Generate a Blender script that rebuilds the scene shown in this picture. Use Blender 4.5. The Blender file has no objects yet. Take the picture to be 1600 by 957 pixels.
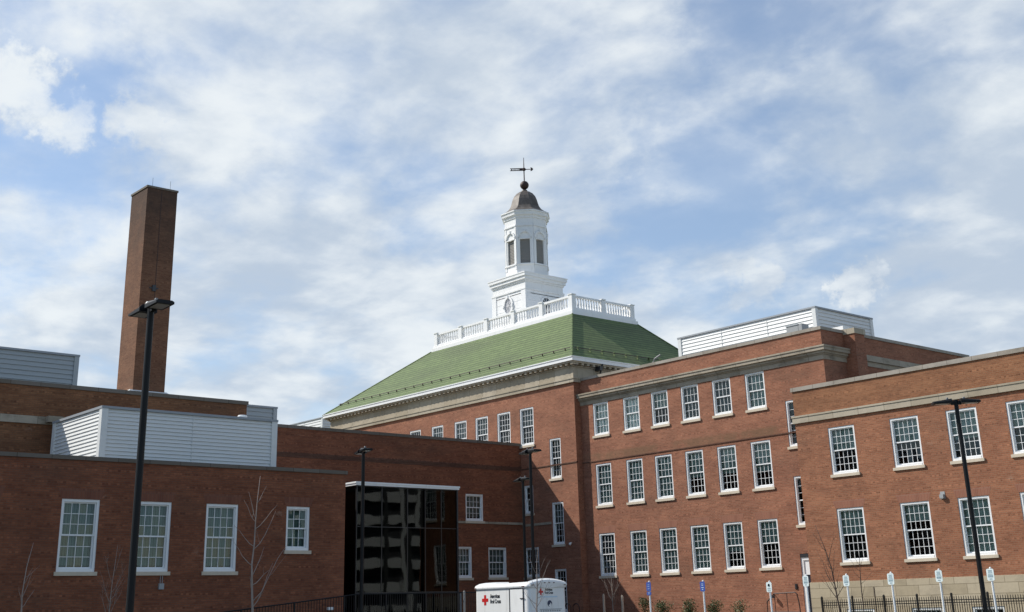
import bpy, math, random
from mathutils import Vector, Matrix
random.seed(7)
S = bpy.context.scene
COL = S.collection
R = math.radians

# ------------------------------------------------------------------ camera
cam = bpy.data.cameras.new('camera'); co = bpy.data.objects.new('camera', cam); COL.objects.link(co)
F_, CX, CY = 1934.672, 794.858, 277.974
yaw, pit, rol = 0.860410377, 0.334629767, -0.0267668747
fw = Vector((-math.sin(yaw)*math.cos(pit), math.cos(yaw)*math.cos(pit), math.sin(pit)))
r0 = Vector((math.cos(yaw), math.sin(yaw), 0)); u0 = r0.cross(fw)
rr = math.cos(rol)*r0 + math.sin(rol)*u0; uu = -math.sin(rol)*r0 + math.cos(rol)*u0
M = Matrix((rr, uu, -fw)).transposed().to_4x4(); M.translation = (0, 0, 1.6)
co.matrix_world = M
cam.sensor_fit = 'HORIZONTAL'; cam.sensor_width = 36; cam.lens = F_/1600*36
cam.shift_x = (800-CX)/1600; cam.shift_y = -(478.5-CY)/1600
cam.clip_start = .1; cam.clip_end = 6000
S.camera = co

# ------------------------------------------------------------------ sun, exposure
SUN = Vector((-1.45, -1.0, 1.62)).normalized()      # towards the sun
el = math.asin(SUN.z); az = math.atan2(SUN.x, SUN.y)
sl = bpy.data.lights.new('sun', 'SUN'); sl.energy = 5.0; sl.angle = R(.55); sl.color = (1, .955, .88)
so = bpy.data.objects.new('sun', sl); COL.objects.link(so)
so.rotation_euler = (-SUN).to_track_quat('-Z', 'Y').to_euler(); so.location = (-60, -40, 80)
S.view_settings.view_transform = 'Standard'; S.view_settings.look = 'None'
S.view_settings.exposure = 0.02; S.view_settings.gamma = 1; S.view_settings.use_curve_mapping = False

# ------------------------------------------------------------------ node helper
class NT:
    def __init__(s, nt): s.nt = nt; nt.nodes.clear()
    def n(s, t, **k):
        nd = s.nt.nodes.new(t)
        for a, b in k.items(): setattr(nd, a, b)
        return nd
    def l(s, a, b): s.nt.links.new(a, b)
    def val(s, sock, v):
        if hasattr(v, 'is_output') : s.l(v, sock)
        else: sock.default_value = v
    def math(s, op, a, b=0.0, c=0.0, clamp=False):
        nd = s.n('ShaderNodeMath', operation=op, use_clamp=clamp)
        s.val(nd.inputs[0], a); s.val(nd.inputs[1], b); s.val(nd.inputs[2], c); return nd.outputs[0]
    def ramp(s, f, stops):
        nd = s.n('ShaderNodeValToRGB'); e = nd.color_ramp.elements
        while len(e) < len(stops): e.new(.5)
        for i, (p, c) in enumerate(stops):
            e[i].position = p; e[i].color = c if len(c) == 4 else (*c, 1)
        s.l(f, nd.inputs[0]); return nd.outputs[0]
    def smooth(s, f, a, b):
        nd = s.n('ShaderNodeMapRange', interpolation_type='SMOOTHSTEP'); s.val(nd.inputs[0], f)
        s.val(nd.inputs[1], a); s.val(nd.inputs[2], b); return nd.outputs[0]
    def mix(s, f, a, b, mode='MIX'):
        nd = s.n('ShaderNodeMix', data_type='RGBA', blend_type=mode)
        s.val(nd.inputs[0], f); s.val(nd.inputs[6], a if hasattr(a, 'is_output') else (*a, 1)); s.val(nd.inputs[7], b if hasattr(b, 'is_output') else (*b, 1))
        return nd.outputs[2]
    def noise(s, v, scale, detail=4, rough=.55, dist=0.0):
        nd = s.n('ShaderNodeTexNoise'); s.l(v, nd.inputs['Vector']); nd.inputs['Scale'].default_value = scale
        nd.inputs['Detail'].default_value = detail; nd.inputs['Roughness'].default_value = rough; nd.inputs['Distortion'].default_value = dist
        return nd.outputs['Fac']
    def vmul(s, v, m):
        nd = s.n('ShaderNodeVectorMath', operation='MULTIPLY'); s.l(v, nd.inputs[0]); nd.inputs[1].default_value = m; return nd.outputs[0]
    def vadd(s, v, m):
        nd = s.n('ShaderNodeVectorMath', operation='ADD'); s.l(v, nd.inputs[0]); s.val(nd.inputs[1], m); return nd.outputs[0]

# ------------------------------------------------------------------ world: clear sky behind broken cloud
W = bpy.data.worlds.new('World'); S.world = W; W.use_nodes = True
w = NT(W.node_tree)
sky = w.n('ShaderNodeTexSky', sky_type='NISHITA'); sky.sun_disc = False
sky.sun_elevation = el; sky.sun_rotation = az; sky.altitude = 50; sky.air_density = 1.0; sky.dust_density = .25; sky.ozone_density = 2.2
bg1 = w.n('ShaderNodeBackground'); bg1.inputs[1].default_value = .15; w.l(sky.outputs[0], bg1.inputs[0])
tc = w.n('ShaderNodeTexCoord'); D = tc.outputs['Generated']
nrm = w.n('ShaderNodeVectorMath', operation='NORMALIZE'); w.l(D, nrm.inputs[0]); D = nrm.outputs[0]
sx = w.n('ShaderNodeSeparateXYZ'); w.l(D, sx.inputs[0])
zz = w.math('ADD', w.math('MAXIMUM', sx.outputs[2], 0.0), .22)
cb = w.n('ShaderNodeCombineXYZ'); w.l(w.math('DIVIDE', sx.outputs[0], zz), cb.inputs[0]); w.l(w.math('DIVIDE', sx.outputs[1], zz), cb.inputs[1])
P = cb.outputs[0]
warp = w.n('ShaderNodeTexNoise'); w.l(P, warp.inputs['Vector']); warp.inputs['Scale'].default_value = 1.6; warp.inputs['Detail'].default_value = 4
wv = w.vmul(w.vadd(warp.outputs['Color'], (-.5, -.5, -.5)), (.22, .22, 0))
Pw = w.vadd(P, wv)
n1 = w.noise(Pw, 1.5, 4, .5)
n2 = w.noise(w.vadd(Pw, (7.3, 2.1, 0)), 7.0, 8, .50)
n3 = w.noise(w.vadd(Pw, (3.1, 9.4, 0)), 3.2, 8, .52)
n4 = w.noise(w.vadd(P, (1.3, 5.1, 0)), 20, 6, .6)
jit = w.n('ShaderNodeTexNoise'); w.l(D, jit.inputs['Vector']); jit.inputs['Scale'].default_value = 34; jit.inputs['Detail'].default_value = 7; jit.inputs['Roughness'].default_value = .62
DJ = w.n('ShaderNodeVectorMath', operation='NORMALIZE'); w.l(w.vadd(D, w.vmul(w.vadd(jit.outputs['Color'], (-.5, -.5, -.5)), (.10, .10, .075))), DJ.inputs[0]); DJ = DJ.outputs[0]
def pixdir(x, y):
    d = fw + rr*((x-CX)/F_) - uu*((y-CY)/F_); return d.normalized()
def blob(x, y, rad, src=None):           # a cap of sky round one bearing, its edge broken by turbulence
    v = pixdir(x, y); dp = w.n('ShaderNodeVectorMath', operation='DOT_PRODUCT'); w.l(src or DJ, dp.inputs[0]); dp.inputs[1].default_value = v
    return w.smooth(dp.outputs['Value'], math.cos(rad*1.25), 1.0)
def add(*a):
    o = a[0]
    for b in a[1:]: o = w.math('ADD', o, b)
    return o
def sc(f, k): return w.math('MULTIPLY', f, k)
bias = add(sc(blob(1250, 245, .15), -.075), sc(blob(1100, 290, .07), -.05), sc(blob(1370, 270, .06), -.04), sc(blob(1150, 50, .05), -.05), sc(blob(110, 75, .06), -.05), sc(blob(60, 255, .085), -.07), sc(blob(215, 150, .05), -.05), sc(blob(150, 285, .05), -.04),
           sc(blob(700, 330, .05), -.05), sc(blob(950, 340, .05), -.05), sc(blob(1000, 390, .05), -.04), sc(blob(640, 200, .18), -.015), sc(blob(400, 330, .22), .02), sc(blob(1500, 90, .14), .02),
           sc(blob(60, 150, .075), -.055), sc(blob(30, 135, .030), .15), sc(blob(105, 188, .022), .14), sc(blob(215, 192, .02), .12), sc(blob(1335, 440, .05), -.04), sc(blob(1335, 440, .016), .12), sc(blob(1180, 448, .018), .08), sc(blob(1500, 430, .15), .05), sc(blob(900, 210, .05), .03))
# unseen sky behind and right of the camera, cleared to lessen fill on shaded walls
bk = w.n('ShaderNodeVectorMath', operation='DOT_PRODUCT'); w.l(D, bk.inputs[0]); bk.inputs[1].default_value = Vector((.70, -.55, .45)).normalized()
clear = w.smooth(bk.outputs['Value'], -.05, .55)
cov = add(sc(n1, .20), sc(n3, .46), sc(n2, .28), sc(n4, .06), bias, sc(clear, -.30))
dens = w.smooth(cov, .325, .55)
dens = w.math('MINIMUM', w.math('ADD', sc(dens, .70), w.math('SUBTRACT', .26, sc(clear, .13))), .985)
n5 = w.noise(w.vadd(Pw, (11.7, 3.9, 0)), 4.2, 7, .55)
lit = w.smooth(add(sc(n5, .62), sc(n2, .36), sc(n4, .10), sc(blob(25, 125, .026), .12), sc(blob(105, 183, .020), .10), sc(blob(1335, 440, .016), .10), sc(blob(300, 420, .3), .03), sc(blob(330, 500, .12), -.05), sc(blob(1480, 430, .14), -.08)), .41, .70)
ccol = w.mix(lit, (.54, .635, .76), (.90, .95, .98))
bg2 = w.n('ShaderNodeBackground'); bg2.inputs[1].default_value = .94; w.l(ccol, bg2.inputs[0])
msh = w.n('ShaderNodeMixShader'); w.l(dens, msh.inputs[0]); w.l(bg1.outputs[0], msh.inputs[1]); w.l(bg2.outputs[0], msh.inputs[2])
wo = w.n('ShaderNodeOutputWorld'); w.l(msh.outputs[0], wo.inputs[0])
W.cycles.sampling_method = 'MANUAL'; W.cycles.sample_map_resolution = 1024

# ------------------------------------------------------------------ materials
MAT = {}
def mat(name, col=(.5, .5, .5), rough=.7, metal=0.0, spec=.5, build=None):
    m = bpy.data.materials.new(name); m.use_nodes = True; t = NT(m.node_tree)
    b = t.n('ShaderNodeBsdfPrincipled'); o = t.n('ShaderNodeOutputMaterial'); t.l(b.outputs[0], o.inputs[0])
    b.inputs['Base Color'].default_value = (*col, 1); b.inputs['Roughness'].default_value = rough
    b.inputs['Metallic'].default_value = metal; b.inputs['Specular IOR Level'].default_value = spec
    if build: build(t, b, o)
    MAT[name] = m; return m
def uvn(t): return t.n('ShaderNodeTexCoord').outputs['UV']
def brick(name, c1, c2, mort, stain=(.10, .07, .05), stain_amt=.35, band=.5, top_soot=None, bandz=None):
    def f(t, b, o):
        uv = uvn(t)
        br = t.n('ShaderNodeTexBrick'); t.l(uv, br.inputs['Vector'])
        br.inputs['Color1'].default_value = (*c1, 1); br.inputs['Color2'].default_value = (*c2, 1); br.inputs['Mortar'].default_value = (*mort, 1)
        br.inputs['Scale'].default_value = 1; br.inputs['Brick Width'].default_value = .215; br.inputs['Row Height'].default_value = .078
        br.inputs['Mortar Size'].default_value = .009; br.inputs['Bias'].default_value = -.1
        # every sixth course of headers, and bricks of many firings
        hd = t.n('ShaderNodeTexBrick'); t.l(uv, hd.inputs['Vector'])
        hd.inputs['Color1'].default_value = (*[min(1, x*1.25) for x in c1], 1); hd.inputs['Color2'].default_value = (*[x*.78 for x in c2], 1); hd.inputs['Mortar'].default_value = (*mort, 1)
        hd.inputs['Scale'].default_value = 1; hd.inputs['Brick Width'].default_value = .108; hd.inputs['Row Height'].default_value = .078; hd.inputs['Mortar Size'].default_value = .0065
        sp = t.n('ShaderNodeSeparateXYZ'); t.l(uv, sp.inputs[0])
        fr = t.math('FRACT', t.math('DIVIDE', sp.outputs[1], .078*6)); hm = t.math('LESS_THAN', fr, 1/6)
        c = t.mix(hm, br.outputs[0], hd.outputs[0])
        blot = t.noise(t.vmul(uv, (4.6, 12.8, 1)), 1, 2, .7)
        c = t.mix(t.math('MULTIPLY', t.smooth(blot, .55, .75), .22), c, tuple(x*.45 for x in c2))
        c = t.mix(t.math('MULTIPLY', t.smooth(blot, .48, .28), .35), c, tuple(min(1, x*1.35) for x in c1))
        streak = t.noise(t.vmul(uv, (.7, 10.5, 1)), 1, 3, .65)
        c = t.mix(t.math('MULTIPLY', t.smooth(streak, .45, .75), band), c, tuple(min(1, x*y) for x, y in zip(c1, (1.22, 1.34, 1.34))))
        dk = t.noise(t.vmul(t.vadd(uv, (17.3, 4.1, 0)), (.55, 7.5, 1)), 1, 4, .7)
        c = t.mix(t.math('MULTIPLY', t.smooth(dk, .50, .72), .38), c, tuple(x*.55 for x in c2))
        mot = t.noise(t.vmul(t.vadd(uv, (3.3, 8.8, 0)), (.55, 1.0, 1)), 1, 6, .68)
        c = t.mix(t.smooth(mot, .40, .62), t.mix(1, c, (.87, .86, .86), 'MULTIPLY'), t.mix(1, c, (1.08, 1.08, 1.06), 'MULTIPLY'))
        big = t.noise(t.vmul(uv, (.22, .5, 1)), 1, 5, .6)
        c = t.mix(t.math('MULTIPLY', t.smooth(big, .50, .74), stain_amt), c, stain)
        eff = t.noise(t.vmul(uv, (.5, .9, 1)), 1.3, 6, .7)
        c = t.mix(t.math('MULTIPLY', t.smooth(eff, .64, .74), .35), c, (.42, .30, .22))
        if bandz:                                          # weathered courses above the belt
            k = t.math('MULTIPLY', t.smooth(sp.outputs[1], bandz[0]-.02, bandz[0]+.02), t.smooth(sp.outputs[1], bandz[1]+.12, bandz[1]-.12))
            k = t.math('MULTIPLY', k, t.smooth(t.noise(t.vmul(uv, (.45, .3, 1)), 1, 5, .6), .36, .56))
            c = t.mix(t.math('MULTIPLY', k, .65), c, (.17, .105, .06))
        if top_soot:
            z0, z1 = top_soot; nz = t.noise(t.vmul(uv, (1.5, .8, 1)), 1, 5, .65)
            k = t.smooth(t.math('ADD', sp.outputs[1], t.math('MULTIPLY', t.math('SUBTRACT', nz, .5), 6)), z0, z1)
            c = t.mix(t.math('MULTIPLY', k, .75), c, (.05, .04, .035))
        t.l(c, b.inputs['Base Color']); b.inputs['Roughness'].default_value = .9; b.inputs['Specular IOR Level'].default_value = .2
        bp = t.n('ShaderNodeBump'); bp.inputs['Strength'].default_value = .35; bp.inputs['Distance'].default_value = .01
        t.l(t.math('SUBTRACT', 1, br.outputs['Fac']), bp.inputs['Height']); t.l(bp.outputs[0], b.inputs['Normal'])
    return mat(name, build=f)
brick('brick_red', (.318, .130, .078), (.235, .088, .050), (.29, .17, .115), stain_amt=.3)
brick('brick_wing', (.318, .130, .078), (.235, .088, .050), (.29, .17, .115), stain_amt=.3, bandz=(9.66, 10.08))
brick('brick_orange', (.328, .135, .075), (.235, .088, .046), (.28, .165, .105), stain_amt=.25)
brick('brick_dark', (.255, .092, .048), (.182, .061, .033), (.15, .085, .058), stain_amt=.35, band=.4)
brick('brick_brown', (.235, .105, .052), (.165, .068, .034), (.14, .085, .052), band=.5)
brick('brick_parapet', (.285, .125, .064), (.205, .081, .040), (.25, .145, .085), band=.6)
brick('brick_chimney', (.215, .100, .058), (.150, .065, .038), (.18, .115, .075), top_soot=(20, 30), band=.3)
brick('brick_belt', (.14, .065, .044), (.105, .047, .032), (.1, .07, .05), band=.2)
def soldier(name, c1, c2, mort):
    def f(t, b, o):
        uv = uvn(t); br = t.n('ShaderNodeTexBrick'); br.offset = 0; t.l(uv, br.inputs['Vector'])
        for k, v in (('Color1', c1), ('Color2', c2), ('Mortar', mort)): br.inputs[k].default_value = (*v, 1)
        br.inputs['Scale'].default_value = 1; br.inputs['Brick Width'].default_value = .078; br.inputs['Row Height'].default_value = .45; br.inputs['Mortar Size'].default_value = .006
        t.l(br.outputs[0], b.inputs['Base Color']); b.inputs['Roughness'].default_value = .9
    return mat(name, build=f)
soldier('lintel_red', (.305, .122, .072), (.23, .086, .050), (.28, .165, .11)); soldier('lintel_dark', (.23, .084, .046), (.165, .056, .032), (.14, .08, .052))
def stone(name, c, joint=None, dirt=.5):
    def f(t, b, o):
        uv = uvn(t); n = t.noise(t.vmul(uv, (.8, 1.6, 1)), 1.2, 6, .65); n2 = t.noise(t.vmul(uv, (3, .7, 1)), 1, 5, .6)
        base = t.mix(t.noise(uv, 9, 3, .6), tuple(x*.9 for x in c), tuple(min(1, x*1.08) for x in c))
        base = t.mix(t.math('MULTIPLY', t.smooth(n, .45, .75), dirt), base, (.14, .12, .095))
        base = t.mix(t.math('MULTIPLY', t.smooth(n2, .55, .75), dirt*.7), base, (.20, .17, .13))
        if joint:
            br = t.n('ShaderNodeTexBrick'); t.l(uv, br.inputs['Vector']); br.inputs['Scale'].default_value = 1
            br.inputs['Brick Width'].default_value = joint[0]; br.inputs['Row Height'].default_value = joint[1]; br.inputs['Mortar Size'].default_value = .011
            br.inputs['Color1'].default_value = (1, 1, 1, 1); br.inputs['Color2'].default_value = (.80, .78, .74, 1); br.inputs['Mortar'].default_value = (.42, .40, .37, 1)
            base = t.mix(1, base, br.outputs[0], 'MULTIPLY')
        t.l(base, b.inputs['Base Color']); b.inputs['Roughness'].default_value = .85; b.inputs['Specular IOR Level'].default_value = .25
    return mat(name, build=f)
stone('limestone', (.45, .39, .30), (1.4, 9), .35); stone('limestone_weathered', (.40, .345, .27), (1.5, 9), .75)
stone('ashlar', (.50, .42, .30), (1.15, .42), .3); stone('coping_stone', (.38, .34, .29), (1.2, 9), .5)
stone('coping_dark', (.18, .155, .13), (1.2, 9), .4); stone('sill_stone', (.62, .53, .41), None, .2); stone('concrete', (.42, .40, .37), None, .3)
def dirtywhite(name, c=(.80, .80, .78), rough=.5, amt=.25, sc_=(2, .6, 1)):
    def f(t, b, o):
        ob = t.n('ShaderNodeTexCoord').outputs['UV']; n = t.noise(t.vmul(ob, sc_), 1.5, 6, .65)
        t.l(t.mix(t.math('MULTIPLY', t.smooth(n, .5, .8), amt), c, (.38, .36, .32)), b.inputs['Base Color']); b.inputs['Roughness'].default_value = rough
    return mat(name, build=f)
dirtywhite('white_paint', (.82, .815, .80), .5, .28); dirtywhite('window_white', (.80, .80, .79), .4, .08); dirtywhite('louver_white', (.70, .705, .685), .45, .2, (.3, 1.5, 1))
dirtywhite('louver_grey', (.36, .385, .39), .45, .12, (.3, 1.5, 1)); dirtywhite('cap_grey', (.30, .32, .34), .5, .2); dirtywhite('trailer_white', (.80, .80, .78), .35, .6, (3.6, .3, 1))
dirtywhite('membrane', (.70, .70, .68), .7, .35); dirtywhite('sign_white', (.72, .80, .78), .5, .05); dirtywhite('post_white', (.82, .82, .80), .5, .2)
mat('black_metal', (.010, .010, .011), .5, spec=.25); mat('lamp_black', (.007, .007, .008), .45, spec=.22); mat('lens', (.35, .33, .28), .3); mat('galvanised', (.20, .20, .20), .6, .2)
mat('sign_blue', (.04, .085, .33), .5); mat('sign_ink', (.22, .32, .36), .6); mat('sign_pale', (.55, .68, .78), .5); mat('cross_red', (.55, .015, .015), .4); mat('ink_black', (.015, .015, .02), .5); mat('navy', (.02, .03, .08), .5)
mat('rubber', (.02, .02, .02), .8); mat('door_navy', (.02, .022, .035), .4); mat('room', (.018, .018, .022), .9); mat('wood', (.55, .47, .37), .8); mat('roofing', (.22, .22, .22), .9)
mat('reflector', (.09, .02, .015), .4); mat('dark_trim', (.03, .03, .033), .4); mat('louver_dark', (.25, .235, .215), .85); mat('brown_iron', (.045, .024, .02), .6, .2)
mat('grey_box', (.32, .33, .33), .6); mat('blind_pale', (.86, .90, .86), .8); mat('blind_green', (.40, .48, .44), .8); mat('blind_dark', (.14, .17, .17), .8); mat('blind_teal', (.15, .21, .20), .8)
mat('ground_earth', (.10, .075, .05), .95); mat('oculus_glass', (.42, .42, .44), .4); mat('mullion', (.015, .015, .016), .35); mat('apartment_wall', (.055, .06, .062), .6); mat('facing_white', (.80, .80, .78), .6); mat('dark_glass_far', (.03, .04, .045), .1)
def slate(t, b, o):
    uv = uvn(t); br = t.n('ShaderNodeTexBrick'); t.l(uv, br.inputs['Vector']); H = .29
    br.inputs['Color1'].default_value = (.120, .178, .052, 1); br.inputs['Color2'].default_value = (.084, .132, .036, 1); br.inputs['Mortar'].default_value = (.10, .13, .05, 1)
    br.inputs['Scale'].default_value = 1; br.inputs['Brick Width'].default_value = .26; br.inputs['Row Height'].default_value = H; br.inputs['Mortar Size'].default_value = .006; br.inputs['Bias'].default_value = -.1
    sp = t.n('ShaderNodeSeparateXYZ'); t.l(uv, sp.inputs[0]); cr = t.math('DIVIDE', sp.outputs[1], H); fr = t.math('FRACT', cr)
    wn = t.n('ShaderNodeTexWhiteNoise', noise_dimensions='1D'); t.l(t.math('FLOOR', cr), wn.inputs['W'])
    n = t.noise(t.vmul(uv, (.9, 3.4, 1)), 1, 5, .65); n2 = t.noise(t.vmul(uv, (.15, .35, 1)), 1, 4)
    c = t.mix(t.math('MULTIPLY', wn.outputs['Value'], .35), br.outputs[0], (.062, .10, .024))
    c = t.mix(t.math('MULTIPLY', t.smooth(n, .5, .72), .5), c, (.155, .205, .075)); c = t.mix(t.math('MULTIPLY', t.smooth(n2, .45, .7), .5), c, (.062, .085, .032))
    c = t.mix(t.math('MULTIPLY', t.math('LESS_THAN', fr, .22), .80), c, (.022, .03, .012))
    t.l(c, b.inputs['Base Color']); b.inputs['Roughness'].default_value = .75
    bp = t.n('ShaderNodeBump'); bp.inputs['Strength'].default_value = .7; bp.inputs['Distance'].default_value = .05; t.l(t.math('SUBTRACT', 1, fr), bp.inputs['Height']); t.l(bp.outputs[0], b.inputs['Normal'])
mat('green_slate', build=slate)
def copper(t, b, o):
    uv = t.n('ShaderNodeTexCoord').outputs['Object']; n = t.noise(t.vmul(uv, (2, 2, .7)), 1.6, 6, .7)
    t.l(t.ramp(n, [(.3, (.060, .048, .041)), (.55, (.115, .097, .083)), (.8, (.20, .185, .17))]), b.inputs['Base Color']); b.inputs['Roughness'].default_value = .6; b.inputs['Metallic'].default_value = .15
mat('dome_copper', build=copper)
def glassy(name, tint, refl, wav, wsc):
    m = bpy.data.materials.new(name); m.use_nodes = True; t = NT(m.node_tree)
    tr = t.n('ShaderNodeBsdfTransparent'); tr.inputs[0].default_value = (*tint, 1); gl = t.n('ShaderNodeBsdfGlossy'); gl.inputs['Roughness'].default_value = .015; gl.inputs[0].default_value = (.92, .97, .96, 1)
    fr = t.n('ShaderNodeFresnel'); fr.inputs[0].default_value = refl
    ob = t.n('ShaderNodeNewGeometry').outputs['Position']; n = t.noise(ob, wsc, 2, .5); bp = t.n('ShaderNodeBump'); bp.inputs['Strength'].default_value = 1; bp.inputs['Distance'].default_value = wav; t.l(n, bp.inputs['Height'])
    t.l(bp.outputs[0], gl.inputs['Normal'])
    mx = t.n('ShaderNodeMixShader'); t.l(fr.outputs[0], mx.inputs[0]); t.l(tr.outputs[0], mx.inputs[1]); t.l(gl.outputs[0], mx.inputs[2])
    o = t.n('ShaderNodeOutputMaterial'); t.l(mx.outputs[0], o.inputs[0]); MAT[name] = m
glassy('window_glass', (.83, .90, .87), 1.50, .003, 1.3)
glassy('dark_glass', (.10, .12, .12), 1.33, .004, .5)
def asph(t, b, o):
    ob = t.n('ShaderNodeTexCoord').outputs['Object']; n = t.noise(ob, 30, 4); n2 = t.noise(ob, .3, 5)
    t.l(t.mix(n2, t.mix(n, (.035, .035, .036), (.065, .064, .062)), (.075, .072, .068)), b.inputs['Base Color']); b.inputs['Roughness'].default_value = .9
mat('asphalt', build=asph)
def turf(t, b, o):
    ob = t.n('ShaderNodeTexCoord').outputs['Object']; t.l(t.mix(t.noise(ob, 3, 6, .7), (.05, .065, .025), (.12, .11, .055)), b.inputs['Base Color']); b.inputs['Roughness'].default_value = .95
mat('turf', build=turf)
def bark(name, a, c):
    def f(t, b, o):
        ob = t.n('ShaderNodeTexCoord').outputs['Object']; t.l(t.mix(t.noise(t.vmul(ob, (12, 12, 3)), 1, 4, .6), a, c), b.inputs['Base Color']); b.inputs['Roughness'].default_value = .85
    mat(name, build=f)
bark('bark_pale', (.20, .15, .12), (.46, .38, .33)); bark('bark_dark', (.035, .024, .02), (.08, .055, .045)); bark('bark_grey', (.20, .16, .13), (.36, .30, .26))
def leaf(t, b, o):
    ob = t.n('ShaderNodeTexCoord').outputs['Object']; t.l(t.mix(t.noise(ob, 9, 3), (.025, .05, .012), (.085, .125, .035)), b.inputs['Base Color']); b.inputs['Roughness'].default_value = .6
mat('leaf', build=leaf)

# ------------------------------------------------------------------ mesh builder
class MB:
    def __init__(s): s.v = []; s.f = []; s.uv = []; s.mi = []; s.m = 0
    def face(s, pts, uv=None):
        i = len(s.v); pts = [Vector(p) for p in pts]; s.v += pts; s.f.append(list(range(i, i+len(pts)))); s.mi.append(s.m)
        if uv is None:
            n = Vector((0, 0, 0))
            for k in range(len(pts)): n += pts[k].cross(pts[(k+1) % len(pts)])
            ax, ay, az_ = abs(n.x), abs(n.y), abs(n.z)
            if az_ >= max(ax, ay)*1.5: uv = [(p.x, p.y) for p in pts]
            elif ax >= ay: uv = [(p.y, p.z) for p in pts]
            else: uv = [(p.x, p.z) for p in pts]
        s.uv.append(uv)
    def box(s, x0, x1, y0, y1, z0, z1):
        if x0 > x1: x0, x1 = x1, x0
        if y0 > y1: y0, y1 = y1, y0
        if z0 > z1: z0, z1 = z1, z0
        a, b, c, d = (x0, y0), (x1, y0), (x1, y1), (x0, y1)
        for p, q in ((a, b), (b, c), (c, d), (d, a)): s.face([(*p, z0), (*q, z0), (*q, z1), (*p, z1)])
        s.face([(*a, z1), (*b, z1), (*c, z1), (*d, z1)]); s.face([(*d, z0), (*c, z0), (*b, z0), (*a, z0)])
    def obox(s, c, ux, uy, uz, hx, hy, hz):
        c, ux, uy, uz = Vector(c), Vector(ux), Vector(uy), Vector(uz)
        def p(i, j, k): return c + ux*(hx*i) + uy*(hy*j) + uz*(hz*k)
        for q in (((-1,-1,-1),(1,-1,-1),(1,-1,1),(-1,-1,1)), ((1,-1,-1),(1,1,-1),(1,1,1),(1,-1,1)), ((1,1,-1),(-1,1,-1),(-1,1,1),(1,1,1)), ((-1,1,-1),(-1,-1,-1),(-1,-1,1),(-1,1,1)), ((-1,-1,1),(1,-1,1),(1,1,1),(-1,1,1)), ((-1,1,-1),(1,1,-1),(1,-1,-1),(-1,-1,-1))):
            s.face([p(*a) for a in q])
    def tube(s, pts, rad, n=6, cap=True):
        pts = [Vector(p) for p in pts]; rad = rad if isinstance(rad, (list, tuple)) else [rad]*len(pts); rings = []
        for i, p in enumerate(pts):
            t = (pts[min(i+1, len(pts)-1)] - pts[max(i-1, 0)]).normalized()
            a = t.orthogonal().normalized() if abs(t.z) < .999 else Vector((1, 0, 0)); 
            if abs(t.z) < .95: a = t.cross(Vector((0, 0, 1))).normalized()
            else: a = t.cross(Vector((0, 1, 0))).normalized()
            b = t.cross(a); rings.append([p + (a*math.cos(2*math.pi*k/n) + b*math.sin(2*math.pi*k/n))*rad[i] for k in range(n)])
        for i in range(len(rings)-1):
            for k in range(n): s.face([rings[i][k], rings[i][(k+1) % n], rings[i+1][(k+1) % n], rings[i+1][k]])
        if cap: s.face(rings[-1]); s.face(rings[0][::-1])
    def lathe(s, c, prof, n=8, rot=0.0, cap=True):
        rings = []
        for r_, z in prof: rings.append([Vector((c[0] + r_*math.cos(rot + 2*math.pi*k/n), c[1] + r_*math.sin(rot + 2*math.pi*k/n), c[2] + z)) for k in range(n)])
        for i in range(len(rings)-1):
            for k in range(n): s.face([rings[i][k], rings[i][(k+1) % n], rings[i+1][(k+1) % n], rings[i+1][k]])
        if cap: s.face(rings[-1]); s.face(rings[0][::-1])
    def wall(s, ax, pos, u0, u1, v0, v1, holes=(), depth=.25, flip=False):
        # a facade in the plane y=pos looking to -y (ax 'y') or x=pos looking to +x (ax 'x'), with real openings and reveals
        P_ = (lambda u, v, d: (u, pos+d, v)) if ax == 'y' else (lambda u, v, d: (pos-d, u, v))
        us = sorted({u0, u1, *[h[0] for h in holes], *[h[1] for h in holes]}); vs = sorted({v0, v1, *[h[2] for h in holes], *[h[3] for h in holes]})
        us = [u for u in us if u0 <= u <= u1]; vs = [v for v in vs if v0 <= v <= v1]
        for a, b in zip(us, us[1:]):
            for c, d in zip(vs, vs[1:]):
                mu, mv = (a+b)/2, (c+d)/2
                if any(h[0] < mu < h[1] and h[2] < mv < h[3] for h in holes): continue
                s.face([P_(a, c, 0), P_(b, c, 0), P_(b, d, 0), P_(a, d, 0)])
        for a, b, c, d in holes:
            s.face([P_(a, c, 0), P_(b, c, 0), P_(b, c, depth), P_(a, c, depth)]); s.face([P_(a, d, depth), P_(b, d, depth), P_(b, d, 0), P_(a, d, 0)])
            s.face([P_(a, c, 0), P_(a, c, depth), P_(a, d, depth), P_(a, d, 0)]); s.face([P_(b, c, depth), P_(b, c, 0), P_(b, d, 0), P_(b, d, depth)])
    def mesh(s, name, mats, smooth=False):
        me = bpy.data.meshes.new(name); me.from_pydata(s.v, [], s.f)
        ul = me.uv_layers.new(name='UVMap'); k = 0
        for uv in s.uv:
            for a in uv: ul.data[k].uv = a; k += 1
        for m in (mats if isinstance(mats, (list, tuple)) else [mats]): me.materials.append(MAT[m])
        for i, p in enumerate(me.polygons): p.material_index = s.mi[i]; p.use_smooth = smooth
        me.update(); return me
    def build(s, name, mats, parent=None, smooth=False, weld=False):
        me = s.mesh(name, mats, smooth)
        if weld or smooth:
            import bmesh
            bm = bmesh.new(); bm.from_mesh(me); bmesh.ops.remove_doubles(bm, verts=bm.verts, dist=1e-5); bm.to_mesh(me); bm.free()
        return link(name, me, parent)
def link(name, me, parent=None):
    o = bpy.data.objects.new(name, me); COL.objects.link(o)
    if parent: o.parent = parent
    return o
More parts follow.
